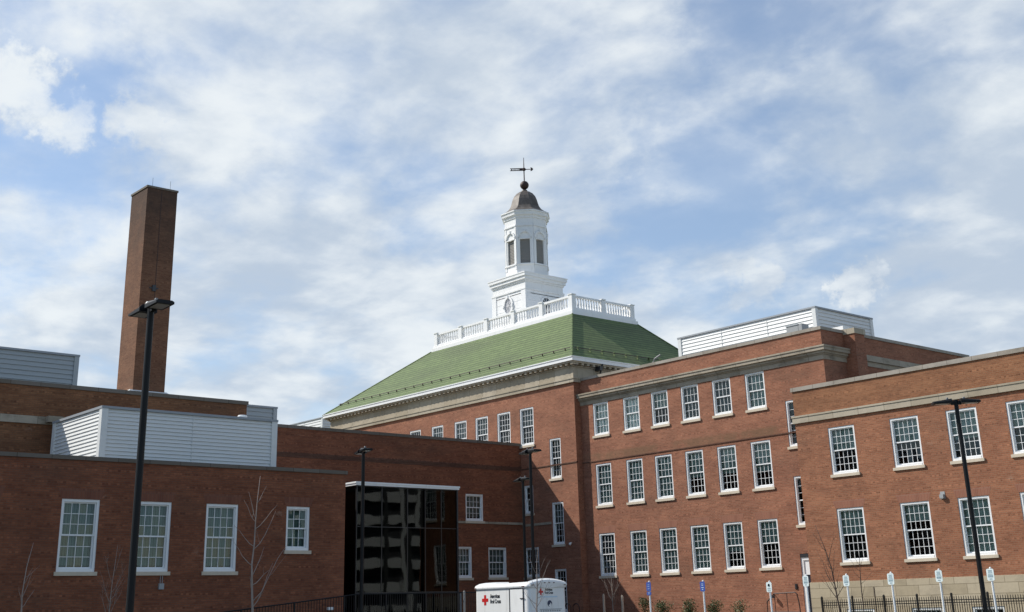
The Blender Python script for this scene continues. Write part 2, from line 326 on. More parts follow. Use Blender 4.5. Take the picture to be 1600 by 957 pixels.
def tag(o, label=None, cat=None, group=None, kind=None):
    if label: o['label'] = label
    if cat: o['category'] = cat
    if group: o['group'] = group
    if kind: o['kind'] = kind
    return o
def thing(name, label, cat, loc=(0, 0, 0), rz=0, group=None):
    o = bpy.data.objects.new(name, None); o.location = loc; o.rotation_euler.z = rz; o.empty_display_size = .3; COL.objects.link(o)
    return tag(o, label, cat, group)
def copy_tree(o, parent=None):
    c = o.copy(); COL.objects.link(c)
    if parent: c.parent = parent
    for ch in list(o.children): copy_tree(ch, c)
    return c
def text_mesh(txt, size, m, bold=0.0, extrude=.004):
    cu = bpy.data.curves.new('lettering', 'FONT'); cu.body = txt; cu.size = size; cu.extrude = extrude; cu.offset = bold; cu.space_line = .95
    ob = bpy.data.objects.new('lettering', cu); COL.objects.link(ob); bpy.context.view_layer.update()
    me = bpy.data.meshes.new_from_object(ob.evaluated_get(bpy.context.evaluated_depsgraph_get())); COL.objects.unlink(ob); bpy.data.objects.remove(ob)
    me.materials.clear(); me.materials.append(MAT[m]); return me

# ------------------------------------------------------------------ windows (local: x right along the wall, z up, outside = -y)
WM = {}
def win_meshes(w_, h, cols, ru, rl):
    k = (round(w_, 2), round(h, 2), cols, ru, rl)
    if k in WM: return WM[k]
    f = MB(); c, d0, d1 = .092, .03, .26
    f.box(0, c, d0, d1, 0, h); f.box(w_-c, w_, d0, d1, 0, h); f.box(c, w_-c, d0, d1, h-c, h); f.box(c, w_-c, d0-.015, d1, 0, .11)
    s = MB(); hm = .11 + (h-c-.11)*rl/(ru+rl)
    def sash(z0, z1, y, rows):
        a = .045; x0, x1 = c, w_-c
        s.box(x0, x0+a, y, y+.045, z0, z1); s.box(x1-a, x1, y, y+.045, z0, z1); s.box(x0+a, x1-a, y, y+.045, z1-a, z1); s.box(x0+a, x1-a, y, y+.045, z0, z0+a*1.2)
        for i in range(1, cols):
            x = x0+a + (x1-x0-2*a)*i/cols; s.box(x-.0095, x+.0095, y+.008, y+.037, z0+a, z1-a)
        for j in range(1, rows):
            z = z0+a + (z1-z0-2*a)*j/rows; s.box(x0+a, x1-a, y+.010, y+.035, z-.0095, z+.0095)
    sash(hm-.025, h-c, .10, ru); sash(.11, hm+.02, .15, rl)
    variants = []
    for v in range(4):
        rd = random.Random(v*31+7); p = MB(); x0, x1 = c+.02, w_-c-.02
        for z0, z1, y, rows in ((hm, h-c, .123, ru), (.11, hm, .173, rl)):
            for i in range(cols):
                for j in range(rows):
                    xa, xb = x0+(x1-x0)*i/cols, x0+(x1-x0)*(i+1)/cols; za, zb = z0+(z1-z0)*j/rows, z0+(z1-z0)*(j+1)/rows
                    t1, t2 = rd.uniform(-.004, .004), rd.uniform(-.004, .004)
                    p.face([(xa, y-t1-t2, za), (xb, y+t1-t2, za), (xb, y+t1+t2, zb), (xa, y-t1+t2, zb)])
        variants.append(p.mesh('pane', 'window_glass'))
    WM[k] = (f.mesh('window', 'window_white'), s.mesh('sash', 'window_white'), variants); return WM[k]
def window(par, ax, pos, u, z, w_, h, cols=4, ru=3, rl=3, blind=None, drop=1.0, lintel=None, sill=True):
    fm, sm, pm = win_meshes(w_, h, cols, ru, rl)
    o = link('window', fm, par); o.location = (u, pos, z) if ax == 'y' else (pos, u, z); o.rotation_euler.z = 0 if ax == 'y' else R(90)
    link('sash', sm, o); link('pane', random.choice(pm), o)
    if sill:
        b = MB(); b.box(-.07, w_+.07, -.07, .10, -.125, .004); b.build('sill', 'sill_stone', o)
    if blind:
        b = MB(); zb = .1+(h-.1)*(1-drop); n = max(3, int(w_/.11)); x0, x1 = .07, w_-.07
        for i in range(n):                                   # vertical blind slats, each turned a little
            xa, xb = x0+(x1-x0)*i/n, x0+(x1-x0)*(i+1)/n-.006; t = random.uniform(.0, .014)
            b.face([(xa, .30, zb), (xb, .30+t, zb), (xb, .30+t, h-.05), (xa, .30, h-.05)])
        b.build('blind', blind, o)
    if lintel:
        b = MB(); b.face([(-.04, -.003, h+.012), (w_+.04, -.003, h+.012), (w_+.16, -.003, h+.36), (-.16, -.003, h+.36)]); b.build('lintel', lintel, o)
    return o
def hole(u, z, w_, h): return (u, u+w_, z, z+h)

# ================================================================== GROUND
def sheet(name, m, x0, x1, y0, y1, z, th=None):
    b = MB()
    if th: b.box(x0, x1, y0, y1, z-th, z)
    else: b.face([(x0, y0, z), (x1, y0, z), (x1, y1, z), (x0, y1, z)])
    return tag(b.build(name, m), kind='structure')
sheet('ground', 'turf', -2500, 2500, -2500, 2500, -.008)
sheet('parking_lot', 'asphalt', -38.3, 60, -30, 38.2, 0)
b = MB(); b.box(-38.45, 60, 38.2, 38.35, -.1, .13); b.box(-38.45, -38.3, -30, 38.2, -.1, .13); tag(b.build('kerb', 'concrete'), kind='structure')
b = MB()
for i in range(9): b.box(-37+i*2.7, -36.9+i*2.7, 32.2, 37.4, .0005, .004)
tag(b.build('parking_lines', 'post_white'), kind='structure')
sheet('sidewalk', 'concrete', -38.45, 60, 38.35, 41.5, .13, .14)
sheet('planting_bed', 'ground_earth', -54.3, -40.6, 47.5, 51.97, .12, .12)

# ================================================================== BUILDINGS
YM, X0, YW, XC, YR, XL, XB = 51.5, -54.37, 51.98, -59.44, 50.0, -43.51, -50.3
def building(name, label, cat='building', loc=(0, 0, 0), group='brick school blocks'):
    return thing(name, label, cat, loc, 0, group)
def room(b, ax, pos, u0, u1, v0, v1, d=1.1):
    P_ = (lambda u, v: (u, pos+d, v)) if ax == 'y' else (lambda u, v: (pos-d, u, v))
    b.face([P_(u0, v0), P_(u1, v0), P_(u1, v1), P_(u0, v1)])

# --- main building with the green roof and the cupola
main = building('main_building', 'main brick building under the green slate hip roof with white balustrade and cupola')
EX0, EX1, EY0, EY1, ZE = -81.9, -53.9, 51.03, 65.05, 15.78
mx0 = EX0+.5; myb = EY1-.5
h1 = [-59.43, -61.66, -63.90, -66.13, -68.67, -71.22, -73.6, -76.0, -78.4]
mw = [(u, 11.13, 1.30, 2.32, 4, 3, 3) for u in h1] + [(-56.74, 8.90, 1.0, 2.38, 3, 3, 3), (-56.70, 5.08, 1.0, 2.44, 3, 3, 3), (-56.67, 1.32, 1.0, 2.38, 3, 3, 3), (-59.19, 7.02, .82, 1.68, 2, 2, 2), (-59.33, 3.32, 1.31, 1.72, 4, 2, 2)]
b = MB(); b.wall('y', YM, mx0, X0, 0, 15.6, [hole(*q[:4]) for q in mw])
b.face([(X0, YM, 0), (X0, myb, 0), (X0, myb, 15.6), (X0, YM, 15.6)]); b.face([(X0, myb, 0), (mx0, myb, 0), (mx0, myb, 15.6), (X0, myb, 15.6)]); b.face([(mx0, myb, 0), (mx0, YM, 0), (mx0, YM, 15.6), (mx0, myb, 15.6)])
b.m = 1; room(b, 'y', YM, mx0+.1, X0-.1, .3, 14)
b.build('wall', ['brick_red', 'room'], main)
random.seed(11)
for q in mw: window(main, 'y', YM, *q, blind=random.choice(['blind_dark', 'blind_dark', None]), drop=random.choice([1, .6, .5]))
b = MB(); b.box(mx0-.12, X0+.12, YM-.12, myb+.1, 14.42, 14.62); b.box(mx0-.16, X0+.16, YM-.16, myb+.1, 14.62, 14.70); b.build('string_course', 'limestone', main)
b = MB(); b.box(mx0-.04, X0+.04, YM-.04, myb+.1, 14.70, 15.36); b.build('frieze', 'limestone', main)
b = MB()
b.box(mx0-.10, X0+.10, YM-.10, myb+.1, 15.36, 15.44)
x = mx0-.1
while x < X0+.2: b.box(x, x+.20, YM-.34, YM+.1, 15.44, 15.56); x += .47
y = YM-.05
while y < myb: b.box(X0-.1, X0+.34, y, y+.20, 15.44, 15.56); y += .47
b.box(EX0+.1, EX1-.1, EY0+.1, EY1-.1, 15.56, 15.66); b.build('cornice', 'limestone', main)
b = MB(); b.box(EX0+.01, EX1-.01, EY0+.01, EY1-.01, 15.66, 15.86); b.box(EX0-.03, EX1+.03, EY0-.03, EY1+.03, 15.86, 15.92); b.build('gutter', 'white_paint', main)
DX0, DX1, DY0, DY1, ZD = -73.1, -57.95, 55.05, 61.0, 19.85
b = MB(); sl_ = lambda k, dz: math.hypot(k, dz)
zr = ZE+.10; hF, hR = sl_(DY0-EY0, ZD-zr), sl_(EX1-DX1, ZD-zr); hL = sl_(DX0-EX0, ZD-zr)
b.face([(EX0, EY0, zr), (EX1, EY0, zr), (DX1, DY0, ZD), (DX0, DY0, ZD)], [(EX0, 0), (EX1, 0), (DX1, hF), (DX0, hF)])
b.face([(EX1, EY0, zr), (EX1, EY1, zr), (DX1, DY1, ZD), (DX1, DY0, ZD)], [(EY0, 0), (EY1, 0), (DY1, hR), (DY0, hR)])
b.face([(EX1, EY1, zr), (EX0, EY1, zr), (DX0, DY1, ZD), (DX1, DY1, ZD)], [(-EX1, 0), (-EX0, 0), (-DX0, hF), (-DX1, hF)])
b.face([(EX0, EY1, zr), (EX0, EY0, zr), (DX0, DY0, ZD), (DX0, DY1, ZD)], [(-EY1, 0), (-EY0, 0), (-DY0, hL), (-DY1, hL)])
b.face([(DX0, DY0, ZD), (DX1, DY0, ZD), (DX1, DY1, ZD), (DX0, DY1, ZD)])
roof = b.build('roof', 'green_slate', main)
b = MB()
for A, B_ in (((EX1, EY0, zr), (DX1, DY0, ZD)), ((EX1, EY1, zr), (DX1, DY1, ZD)), ((EX0, EY0, zr), (DX0, DY0, ZD))): b.tube([A, B_], .055, 6)
b.build('hip_cap', 'green_slate', roof)
b = MB(); t = .15
def onF(x, t): return (x, EY0+(DY0-EY0)*t-.06, zr+(ZD-zr)*t+.12)
def onR(y, t): return (EX1-(EX1-DX1)*t+.06, y, zr+(ZD-zr)*t+.12)
b.tube([onF(EX0+1.4, t), onF(EX1-.75, t)], .022, 5); b.tube([onR(EY0+.75, t), onR(EY1-.8, t)], .022, 5)
x = EX0+1.6
while x < EX1-.7: b.box(x, x+.03, *[onF(x, t)[1]+k for k in (-.025, .05)], onF(x, t)[2]-.13, onF(x, t)[2]+.03); x += 1.05
b.build('snow_rail', 'brown_iron', roof)
b = MB(); y = EY0+1.0
while y < EY1-.7: b.box(*[onR(y, t)[0]+k for k in (-.1, .05)], y, y+.06, onR(y, t)[2]-.2, onR(y, t)[2]+.06); y += 1.05
b.build('snow_bracket', 'green_slate', roof)
# white balustrade round the roof deck
bal = MB(); bal.box(DX0-.12, DX1+.12, DY0-.12, DY1+.12, ZD-.10, ZD+.14); bal.box(DX0-.02, DX1+.02, DY0-.02, DY1+.02, ZD+.14, ZD+.32); bal = bal.build('balustrade', 'white_paint', main)
px_ = [DX0+.2+(DX1-DX0-.4)*i/5 for i in range(6)]; py_ = [DY0+.2+(DY1-DY0-.4)*i/2 for i in range(3)]
zb0, zb1 = ZD+.32, ZD+1.24
def post_at(x, y):
    p = MB(); p.box(x-.17, x+.17, y-.17, y+.17, zb0, zb1+.02); p.box(x-.21, x+.21, y-.21, y+.21, zb1+.02, zb1+.08); p.build('post', 'white_paint', bal)
for x in px_:
    for y in (py_[0], py_[2]): post_at(x, y)
for x in (px_[0], px_[-1]): post_at(x, py_[1])
bprof = [(.075, 0), (.075, .06), (.05, .09), (.085, .24), (.075, .34), (.045, .50), (.045, .60), (.07, .66), (.07, .70)]
def bay(a, b_):
    r_ = MB(); n = 10; a, b_ = Vector(a), Vector(b_); d = (b_-a).normalized(); L = (b_-a).length; hv = d.cross(Vector((0, 0, 1)))
    mid = (a+b_)/2; r_.obox(mid+Vector((0, 0, zb1-.06)), d, hv, (0, 0, 1), L/2-.172, .12, .065); r_.build('rail', 'white_paint', bal); r_ = MB(); r_.obox(mid+Vector((0, 0, zb0+.05)), d, hv, (0, 0, 1), L/2-.172, .11, .048)
    r_.build('rail', 'white_paint', bal)
    q = MB()
    for i in range(n):
        c = a + d*(.172+(L-.344)*(i+.5)/n); q.lathe((c.x, c.y, zb0+.10), [(rr_*.88, z) for rr_, z in bprof], 7, cap=False)
    q.build('baluster_row', 'white_paint', bal, smooth=True)
for i in range(5):
    for y in (py_[0], py_[2]): bay((px_[i], y, 0), (px_[i+1], y, 0))
for i in range(2):
    for x in (px_[0], px_[-1]): bay((x, py_[i], 0), (x, py_[i+1], 0))
# cupola
CXX, CYY, hb = -65.65, 58.0, 1.80
ZB = 24.08
b = MB(); y = CYY-hb; th = .3
def arch_pts(c, zc, r_, n=14, a0=0, a1=180): return [(c+r_*math.cos(R(a0+(a1-a0)*k/n)), zc+r_*math.sin(R(a0+(a1-a0)*k/n))) for k in range(n+1)]
b.box(CXX-hb, CXX+hb, CYY-hb, CYY+hb, ZD, 23.45)
for z0, z1, o in ((23.45, 23.58, .07), (23.58, 23.80, .16), (23.80, 24.0, .24), (24.0, ZB, .27)): b.box(CXX-hb-o, CXX+hb+o, CYY-hb-o, CYY+hb+o, z0, z1)
for sx_ in (-1, 1):
    for sy_ in (-1, 1): b.box(CXX+sx_*(hb-.42), CXX+sx_*(hb+.05), CYY+sy_*(hb-.42), CYY+sy_*(hb+.05), ZD+.05, 22.86)
b.box(CXX-hb-.08, CXX+hb+.08, CYY-hb-.08, CYY+hb+.08, 22.86, 22.98)
for z in (20.5, 21.05, 21.6, 22.15, 22.6): b.box(CXX-hb-.012, CXX+hb+.012, CYY-hb-.012, CYY+hb+.012, z, z+.5)
cup = b.build('cupola', 'white_paint', main)
def facebox(f, ang, apo):
    # local frame of one lantern face: u along, outward n
    n = Vector((math.cos(ang), math.sin(ang), 0)); u = Vector((-n.y, n.x, 0)); return n, u, Vector((CXX, CYY, 0)) + n*apo
ap = 1.5; side = 2*ap*math.tan(R(22.5)); hs = side/2
for k in range(8):
    ang = R(45*k); n, u, c = facebox(None, ang, ap)
    def Pq(a, z, d=0): return c + u*a + n*d + Vector((0, 0, z))
    w_ = .36; z0, z1, zs = 25.0, 26.82, 27.12
    b = MB()
    b.face([Pq(-hs, ZB), Pq(hs, ZB), Pq(hs, z0), Pq(-hs, z0)])
    for s_ in (-1, 1):
        a_, b2 = sorted((s_*w_, s_*hs)); b.face([Pq(a_, z0), Pq(b2, z0), Pq(b2, z1), Pq(a_, z1)])
        a_ = s_*w_; b.face([Pq(a_, z0), Pq(a_, z0, -.2), Pq(a_, z1, -.2), Pq(a_, z1)])
        b2 = s_*hs; ml = [s_*(hs-.15), s_*hs]; ml.sort()
        b.face([Pq(ml[0], ZB+.5, .03), Pq(ml[1], ZB+.5, .03), Pq(ml[1], 28.0, .03), Pq(ml[0], 28.0, .03)])
        b.face([Pq(s_*(hs-.15), ZB+.5, 0), Pq(s_*(hs-.15), ZB+.5, .03), Pq(s_*(hs-.15), 28.0, .03), Pq(s_*(hs-.15), 28.0, 0)])
    b.face([Pq(-hs, z1), Pq(hs, z1), Pq(hs, 28.5), Pq(-hs, 28.5)]); b.face([Pq(-w_, z0), Pq(w_, z0), Pq(w_, z0, -.2), Pq(-w_, z0, -.2)]); b.face([Pq(-w_, z1, -.2), Pq(w_, z1, -.2), Pq(w_, z1), Pq(-w_, z1)])
    uo = [(a, z) for a, z in arch_pts(0, 26.95, .54)]; ui = [(a, z) for a, z in arch_pts(0, 26.95, .40)]
    for i in range(len(uo)-1):
        b.face([Pq(*uo[i], .085), Pq(*uo[i+1], .085), Pq(*ui[i+1], .085), Pq(*ui[i], .085)]); b.face([Pq(*ui[i], 0), Pq(*ui[i], .085), Pq(*ui[i+1], .085), Pq(*ui[i+1], 0)]); b.face([Pq(*uo[i], .085), Pq(*uo[i], 0), Pq(*uo[i+1], 0), Pq(*uo[i+1], .085)])
    b.obox(Pq(0, 27.45, .06), u, n, (0, 0, 1), .07, .07, .11)
    b.obox(Pq(0, 26.86, .02), u, n, (0, 0, 1), w_+.10, .035, .035); b.obox(Pq(0, z0-.04, .03), u, n, (0, 0, 1), hs, .05, .05); b.obox(Pq(0, 27.86, .02), u, n, (0, 0, 1), hs+.01, .045, .05); b.obox(Pq(0, ZB+.08, .04), u, n, (0, 0, 1), hs+.02, .05, .08)
    b.build('lantern_face', 'white_paint', cup)
    b = MB(); nz = 16
    for i in range(nz):
        za = z0+(z1-z0)*i/nz; zb = z0+(z1-z0)*(i+1)/nz
        b.face([Pq(-w_, za, -.10), Pq(w_, za, -.10), Pq(w_, zb, -.12), Pq(-w_, zb, -.12)]); b.face([Pq(-w_, zb, -.12), Pq(w_, zb, -.12), Pq(w_, zb, -.10), Pq(-w_, zb, -.10)])
    b.build('louver', 'louver_dark', cup)
rot = R(22.5); k_ = 1/math.cos(R(22.5))
b = MB(); b.lathe((CXX, CYY, 0), [(1.50*k_, 28.40), (1.56*k_, 28.44), (1.56*k_, 28.56), (1.68*k_, 28.66), (1.70*k_, 28.86), (1.76*k_, 28.90), (1.76*k_, 28.98)], 8, rot); b.build('lantern_cornice', 'white_paint', cup)
b = MB(); b.lathe((CXX, CYY, 0), [(1.74*k_, 28.984), (1.45*k_, 29.14), (1.22*k_, 29.33), (1.06*k_, 29.58), (.98*k_, 29.85), (.90*k_, 30.15), (.79*k_, 30.42), (.60*k_, 30.68), (.36*k_, 30.86), (.22*k_, 30.92), (.20*k_, 31.0), (.10*k_, 31.05)], 8, rot); b.build('dome', 'dome_copper', cup)
b = MB(); b.lathe((CXX, CYY, 31.42), [(.33*math.sin(R(a)), -.33*math.cos(R(a))) for a in range(0, 181, 15)], 16, cap=False); b.lathe((CXX, CYY, 0), [(.2, 31.0), (.1, 31.1), (.12, 31.2)], 10); b.build('finial_ball', 'brown_iron', cup, smooth=True)
b = MB(); b.tube([(CXX, CYY, 31.7), (CXX, CYY, 32.7), (CXX, CYY, 33.62)], [.045, .04, .02], 6)
vd = Vector((math.cos(R(49)), math.sin(R(49)), 0)); vn = Vector((-vd.y, vd.x, 0)); vc = Vector((CXX, CYY, 32.68)); Z_ = Vector((0, 0, 1))
def plate(pts, t=.03):
    f = [vc+vd*a+Z_*z-vn*t for a, z in pts]; g = [vc+vd*a+Z_*z+vn*t for a, z in pts]; b.face(f); b.face(g[::-1])
    for i in range(len(pts)): j = (i+1) % len(pts); b.face([f[j], f[i], g[i], g[j]])
plate([(-.36, -.10), (.05, -.10), (.05, .10), (-.36, .10)]); plate([(-.98, .06), (-.36, .06), (-.36, .10), (-1.05, .10)]); plate([(-1.05, -.10), (-.36, -.10), (-.36, -.06), (-.98, -.06)])
for a in (-.90, -.80, -.70, -.60, -.50, -.41): plate([(a-.045, -.06), (a-.005, -.06), (a+.025, .06), (a-.02, .06)]) 
plate([(-1.05, .10), (-.98, .06), (-.9, 0), (-.94, 0)]); plate([(-.94, 0), (-.9, 0), (-.98, -.06), (-1.05, -.10)])
b.tube([vc, vc+vd*.62], .03, 6); plate([(.48, -.13), (.52, -.05), (.60, -.03), (.66, 0), (.60, .03), (.52, .05), (.48, .13), (.60, .12), (.70, 0), (.60, -.12)]) ; b.lathe((vc.x, vc.y, vc.z), [(.0, -.17), (.14, -.06), (.14, .06), (0, .17)], 8, cap=False)
b.build('weather_vane', 'brown_iron', cup)
# oculus on the sunny side, arched windows on the others
b = MB(); oc = (-65.72, CYY-hb, 21.95)
def ring(f, cu, cz, ru_, rz_, wd, d0, d1, n=28):
    po = [(cu+(ru_+wd)*math.cos(2*math.pi*i/n), cz+(rz_+wd)*math.sin(2*math.pi*i/n)) for i in range(n)]; pi = [(cu+ru_*math.cos(2*math.pi*i/n), cz+rz_*math.sin(2*math.pi*i/n)) for i in range(n)]
    for i in range(n):
        j = (i+1) % n; f.face([(po[i][0], d1, po[i][1]), (po[j][0], d1, po[j][1]), (pi[j][0], d1, pi[j][1]), (pi[i][0], d1, pi[i][1])]); f.face([(po[i][0], d0, po[i][1]), (po[j][0], d0, po[j][1]), (po[j][0], d1, po[j][1]), (po[i][0], d1, po[i][1])]); f.face([(pi[i][0], d1, pi[i][1]), (pi[j][0], d1, pi[j][1]), (pi[j][0], d0, pi[j][1]), (pi[i][0], d0, pi[i][1])])
ring(b, oc[0], oc[2], .38, .55, .17, oc[1], oc[1]-.09)
for a, c_ in ((0, 1), (90, 1), (180, 1), (270, 1)): b.obox((oc[0]+.48*math.cos(R(a)), oc[1]-.06, oc[2]+.66*math.sin(R(a))), (1, 0, 0), (0, 1, 0), (0, 0, 1), .06, .08, .09)
oo = b.build('oculus_frame', 'white_paint', cup)
b = MB(); n = 24; yy = oc[1]-.02
b.face([(oc[0]+.38*math.cos(2*math.pi*i/n), yy, oc[2]+.55*math.sin(2*math.pi*i/n)) for i in range(n)]); b.build('oculus_pane', 'oculus_glass', cup)
b = MB()
for a in range(0, 180, 45): b.obox((oc[0], yy-.015, oc[2]), (math.cos(R(a)), 0, math.sin(R(a))), (0, 1, 0), (-math.sin(R(a)), 0, math.cos(R(a))), .39 if a != 90 else .54, .010, .010)
b.build('oculus_bars', 'white_paint', cup)
b = MB(); xa = CXX+hb; yc, zc = 58.12, 22.05
def PX(a, z, d): return (xa+d, yc+a, z)
po = [(-.52, ZD+.5)]+[(-a, z) for a, z in arch_pts(0, zc, .52)]+[(.52, ZD+.5)]; pi = [(-.38, ZD+.5)]+[(-a, z) for a, z in arch_pts(0, zc, .38)]+[(.38, ZD+.5)]
for i in range(len(po)-1):
    b.face([PX(*po[i], .08), PX(*po[i+1], .08), PX(*pi[i+1], .08), PX(*pi[i], .08)]); b.face([PX(*po[i], 0), PX(*po[i+1], 0), PX(*po[i+1], .08), PX(*po[i], .08)]); b.face([PX(*pi[i+1], 0), PX(*pi[i], 0), PX(*pi[i], .08), PX(*pi[i+1], .08)])
b.box(xa-.02, xa+.06, yc-.40, yc+.40, zc-.07, zc+.05)
for a in (45, 90, 135): b.obox((xa+.03, yc+.2*math.cos(R(a)), zc+.2*math.sin(R(a))), (0, math.cos(R(a)), math.sin(R(a))), (1, 0, 0), (0, -math.sin(R(a)), math.cos(R(a))), .2, .015, .016)
b.build('arched_window_frame', 'white_paint', cup)
b = MB(); b.face([PX(a, z, .016) for a, z in pi]); b.build('arched_window_pane', 'dark_glass_far', cup)
# downspout bracket in the corner
b = MB(); b.tube([(X0+.45, 53.6, 15.66), (X0+.3, 53.6, 15.35), (X0+.12, 53.6, 14.9), (X0+.12, 53.6, 13.9)], .055, 6); b.box(X0+.05, X0+.5, 53.3, 53.55, 15.25, 15.5); b.build('downspout', 'dark_trim', main)

# --- three-storey wing
wing = building('brick_wing', 'three-storey sunlit brick wing with three rows of six white windows and a projecting stone cornice')
XE = -36.64; YWB = 66.0
wl = [-53.31, -50.80, -48.56, -46.29, -44.01, -41.73]; WW = 1.285
rows = [(11.09, 1.91, 2, 2), (7.08, 2.37, 3, 3), (3.195, 2.34, 3, 3)]
wins = [(u, z, WW, h, 4, ru, rl) for z, h, ru, rl in rows for u in wl]; narrow = [(-39.26, 8.93, .95, 2.32, 2, 3, 3), (-39.20, 5.12, .95, 2.35, 2, 3, 3)]
b = MB(); b.wall('y', YW, X0+.004, XE, 0, 14.50, [hole(*q[:4]) for q in wins+narrow]+[(-39.27, -38.1, 1.02, 3.77)])
b.face([(XE, YW, 0), (XE, YWB, 0), (XE, YWB, 14.5), (XE, YW, 14.5)]); b.face([(XE, YWB, 0), (X0+.004, YWB, 0), (X0+.004, YWB, 14.5), (XE, YWB, 14.5)])
for yb, f in ((YW+.35, 1),): b.face([(XE-.35, yb, 13.9), (X0+.004, yb, 13.9), (X0+.004, yb, 14.5), (XE-.35, yb, 14.5)])
b.face([(XE-.35, YWB, 13.9), (XE-.35, YW+.35, 13.9), (XE-.35, YW+.35, 14.5), (XE-.35, YWB, 14.5)])
b.m = 1; room(b, 'y', YW, X0+.1, XE-.1, .3, 13.5); b.m = 2; b.face([(X0+.004, YW+.35, 13.9), (XE-.35, YW+.35, 13.9), (XE-.35, YWB, 13.9), (X0+.004, YWB, 13.9)])
b.build('wall', ['brick_wing', 'room', 'roofing'], wing)
random.seed(5)
for i, q in enumerate(wins):
    r_, c_ = divmod(i, 6)
    bl, dr = [[('blind_pale', 1), ('blind_pale', 1), ('blind_green', .5), ('blind_dark', 1), ('blind_dark', 1), ('blind_green', 1)], [('blind_green', 1), ('blind_green', 1), ('blind_green', 1), ('blind_green', .62), ('blind_green', .62), ('blind_green', .66)], [('blind_dark', 1), ('blind_green', 1), ('blind_green', 1), ('blind_green', 1), ('blind_green', .64), ('blind_green', .5)]][r_][c_]
    window(wing, 'y', YW, *q, blind=bl, drop=dr, lintel='lintel_red' if r_ == 2 else None)
for q in narrow: window(wing, 'y', YW, *q, blind='blind_dark', drop=.3)
b = MB()
for z0, z1, o in ((13.0, 13.24, .04), (13.24, 13.30, .10), (13.30, 13.42, .18), (13.42, 13.58, .30), (13.58, 13.66, .34)): b.box(X0+.006, XE+o, YW-o, 53.9, z0, z1)
b.box(XE-.1, XE+.05, 54.9, YWB, 13.0, 13.25); b.box(XE-.1, XE+.16, 54.9, YWB, 13.25, 13.56); b.build('cornice', 'limestone_weathered', wing)
b = MB(); b.box(X0+.006, XE+.06, YW-.06, YW+.40, 14.5, 14.66); b.box(XE-.40, XE+.06, YW+.402, YWB, 14.5, 14.66); b.build('coping', 'coping_stone', wing)
b = MB(); b.box(X0+.006, -37.5, YW-.035, YW+.1, 9.60, 9.66); b.build('brick_belt', 'brick_belt', wing)
b = MB(); b.box(XE-.2, -35.98, 53.92, 54.78, 0, 14.42); p = b.build('pier', 'brick_red', wing)
b = MB(); b.box(XE-.25, -35.93, 53.87, 54.83, 14.42, 14.70); b.build('pier_cap', 'limestone', p)
# door in the wing beside the right block
b = MB(); b.box(-39.27, -39.13, YW+.05, YW+.25, 1.02, 3.60); b.box(-39.13, -38.1, YW+.05, YW+.25, 3.46, 3.60); b.box(-39.13, -38.2, YW+.10, YW+.2, 2.78, 3.46); b.build('door_frame', 'window_white', wing)
b = MB(); b.box(-39.1, -38.15, YW+.14, YW+.2, 1.02, 2.78); b.box(-38.75, -38.55, YW+.09, YW+.11, 2.95, 3.15); d_ = b.build('door', 'door_navy', wing)
b = MB(); b.box(-39.27, -38.1, YW+.01, YW+.3, 3.60, 3.77); b.build('door_head', 'dark_trim', wing)

# --- nearer two-storey wing at the right
rb = building('brick_wing', 'two-storey brick wing at the right edge on a tan stone base')
RX0, RX1, RYB = -37.28, -23.95, 63.0
rx = [-35.45, -32.08, -29.24, -26.42]; RW = 1.465
rwin = [(u, 7.11, RW, 2.18, 5, 3, 3) for u in rx] + [(u, 3.19, RW, 2.39, 5, 3, 3) for u in rx]; bwin = [(u, .05, RW, 1.13, 5, 2, 1) for u in rx]
b = MB(); b.wall('y', YR, RX0, RX1, 2.37, 9.70, [hole(*q[:4]) for q in rwin])
b.face([(RX0, RYB, 2.37), (RX0, YR, 2.37), (RX0, YR, 9.7), (RX0, RYB, 9.7)]); b.face([(RX1, YR, 2.37), (RX1, RYB, 2.37), (RX1, RYB, 11.3), (RX1, YR, 11.3)]); b.face([(RX1, RYB, 0), (RX0, RYB, 0), (RX0, RYB, 11.3), (RX1, RYB, 11.3)])
b.m = 1; room(b, 'y', YR, RX0+.1, RX1-.1, 0, 11); b.m = 2; b.face([(RX0, YR, 11.0), (RX1, YR, 11.0), (RX1, RYB, 11.0), (RX0, RYB, 11.0)])
b.build('wall', ['brick_orange', 'room', 'roofing'], rb)
b = MB(); b.wall('y', YR, RX0, RX1, 10.03, 11.24); b.face([(RX0, RYB, 9.7), (RX0, YR, 9.7), (RX0, YR, 11.24), (RX0, RYB, 11.24)]); b.build('parapet', 'brick_parapet', rb)
b = MB(); b.wall('y', YR-.05, RX0-.05, RX1+.05, 0, 2.37, [hole(*q[:4]) for q in bwin], .25); b.face([(RX0-.05, RYB, 0), (RX0-.05, YR-.05, 0), (RX0-.05, YR-.05, 2.37), (RX0-.05, RYB, 2.37)]); b.face([(RX1+.05, YR-.05, 0), (RX1+.05, RYB, 0), (RX1+.05, RYB, 2.37), (RX1+.05, YR-.05, 2.37)])
b.face([(RX0-.05, YR-.05, 2.37), (RX1+.05, YR-.05, 2.37), (RX1+.05, YR+.1, 2.40), (RX0-.05, YR+.1, 2.40)]); b.build('stone_base', 'ashlar', rb)
b = MB(); b.box(RX0-.09, RX1+.09, YR-.09, YR+.2, 9.70, 10.03); b.box(RX0-.12, RX1+.12, YR-.12, YR+.2, 9.97, 10.05); b.build('stone_band', 'limestone', rb)
b = MB(); b.box(RX0-.06, RX1+.06, YR-.06, YR+.4, 11.24, 11.43); b.box(RX0-.06, RX0+.3, YR+.402, RYB, 11.24, 11.43); b.box(RX1-.3, RX1+.06, YR+.402, RYB, 11.24, 11.43); b.build('coping', 'coping_stone', rb)
random.seed(9)
for i, q in enumerate(rwin):
    window(rb, 'y', YR, *q, blind='blind_green', drop=[.52, .52, .6, .5, .52, .35, 1, .6][i], lintel='lintel_red' if i > 3 else None)
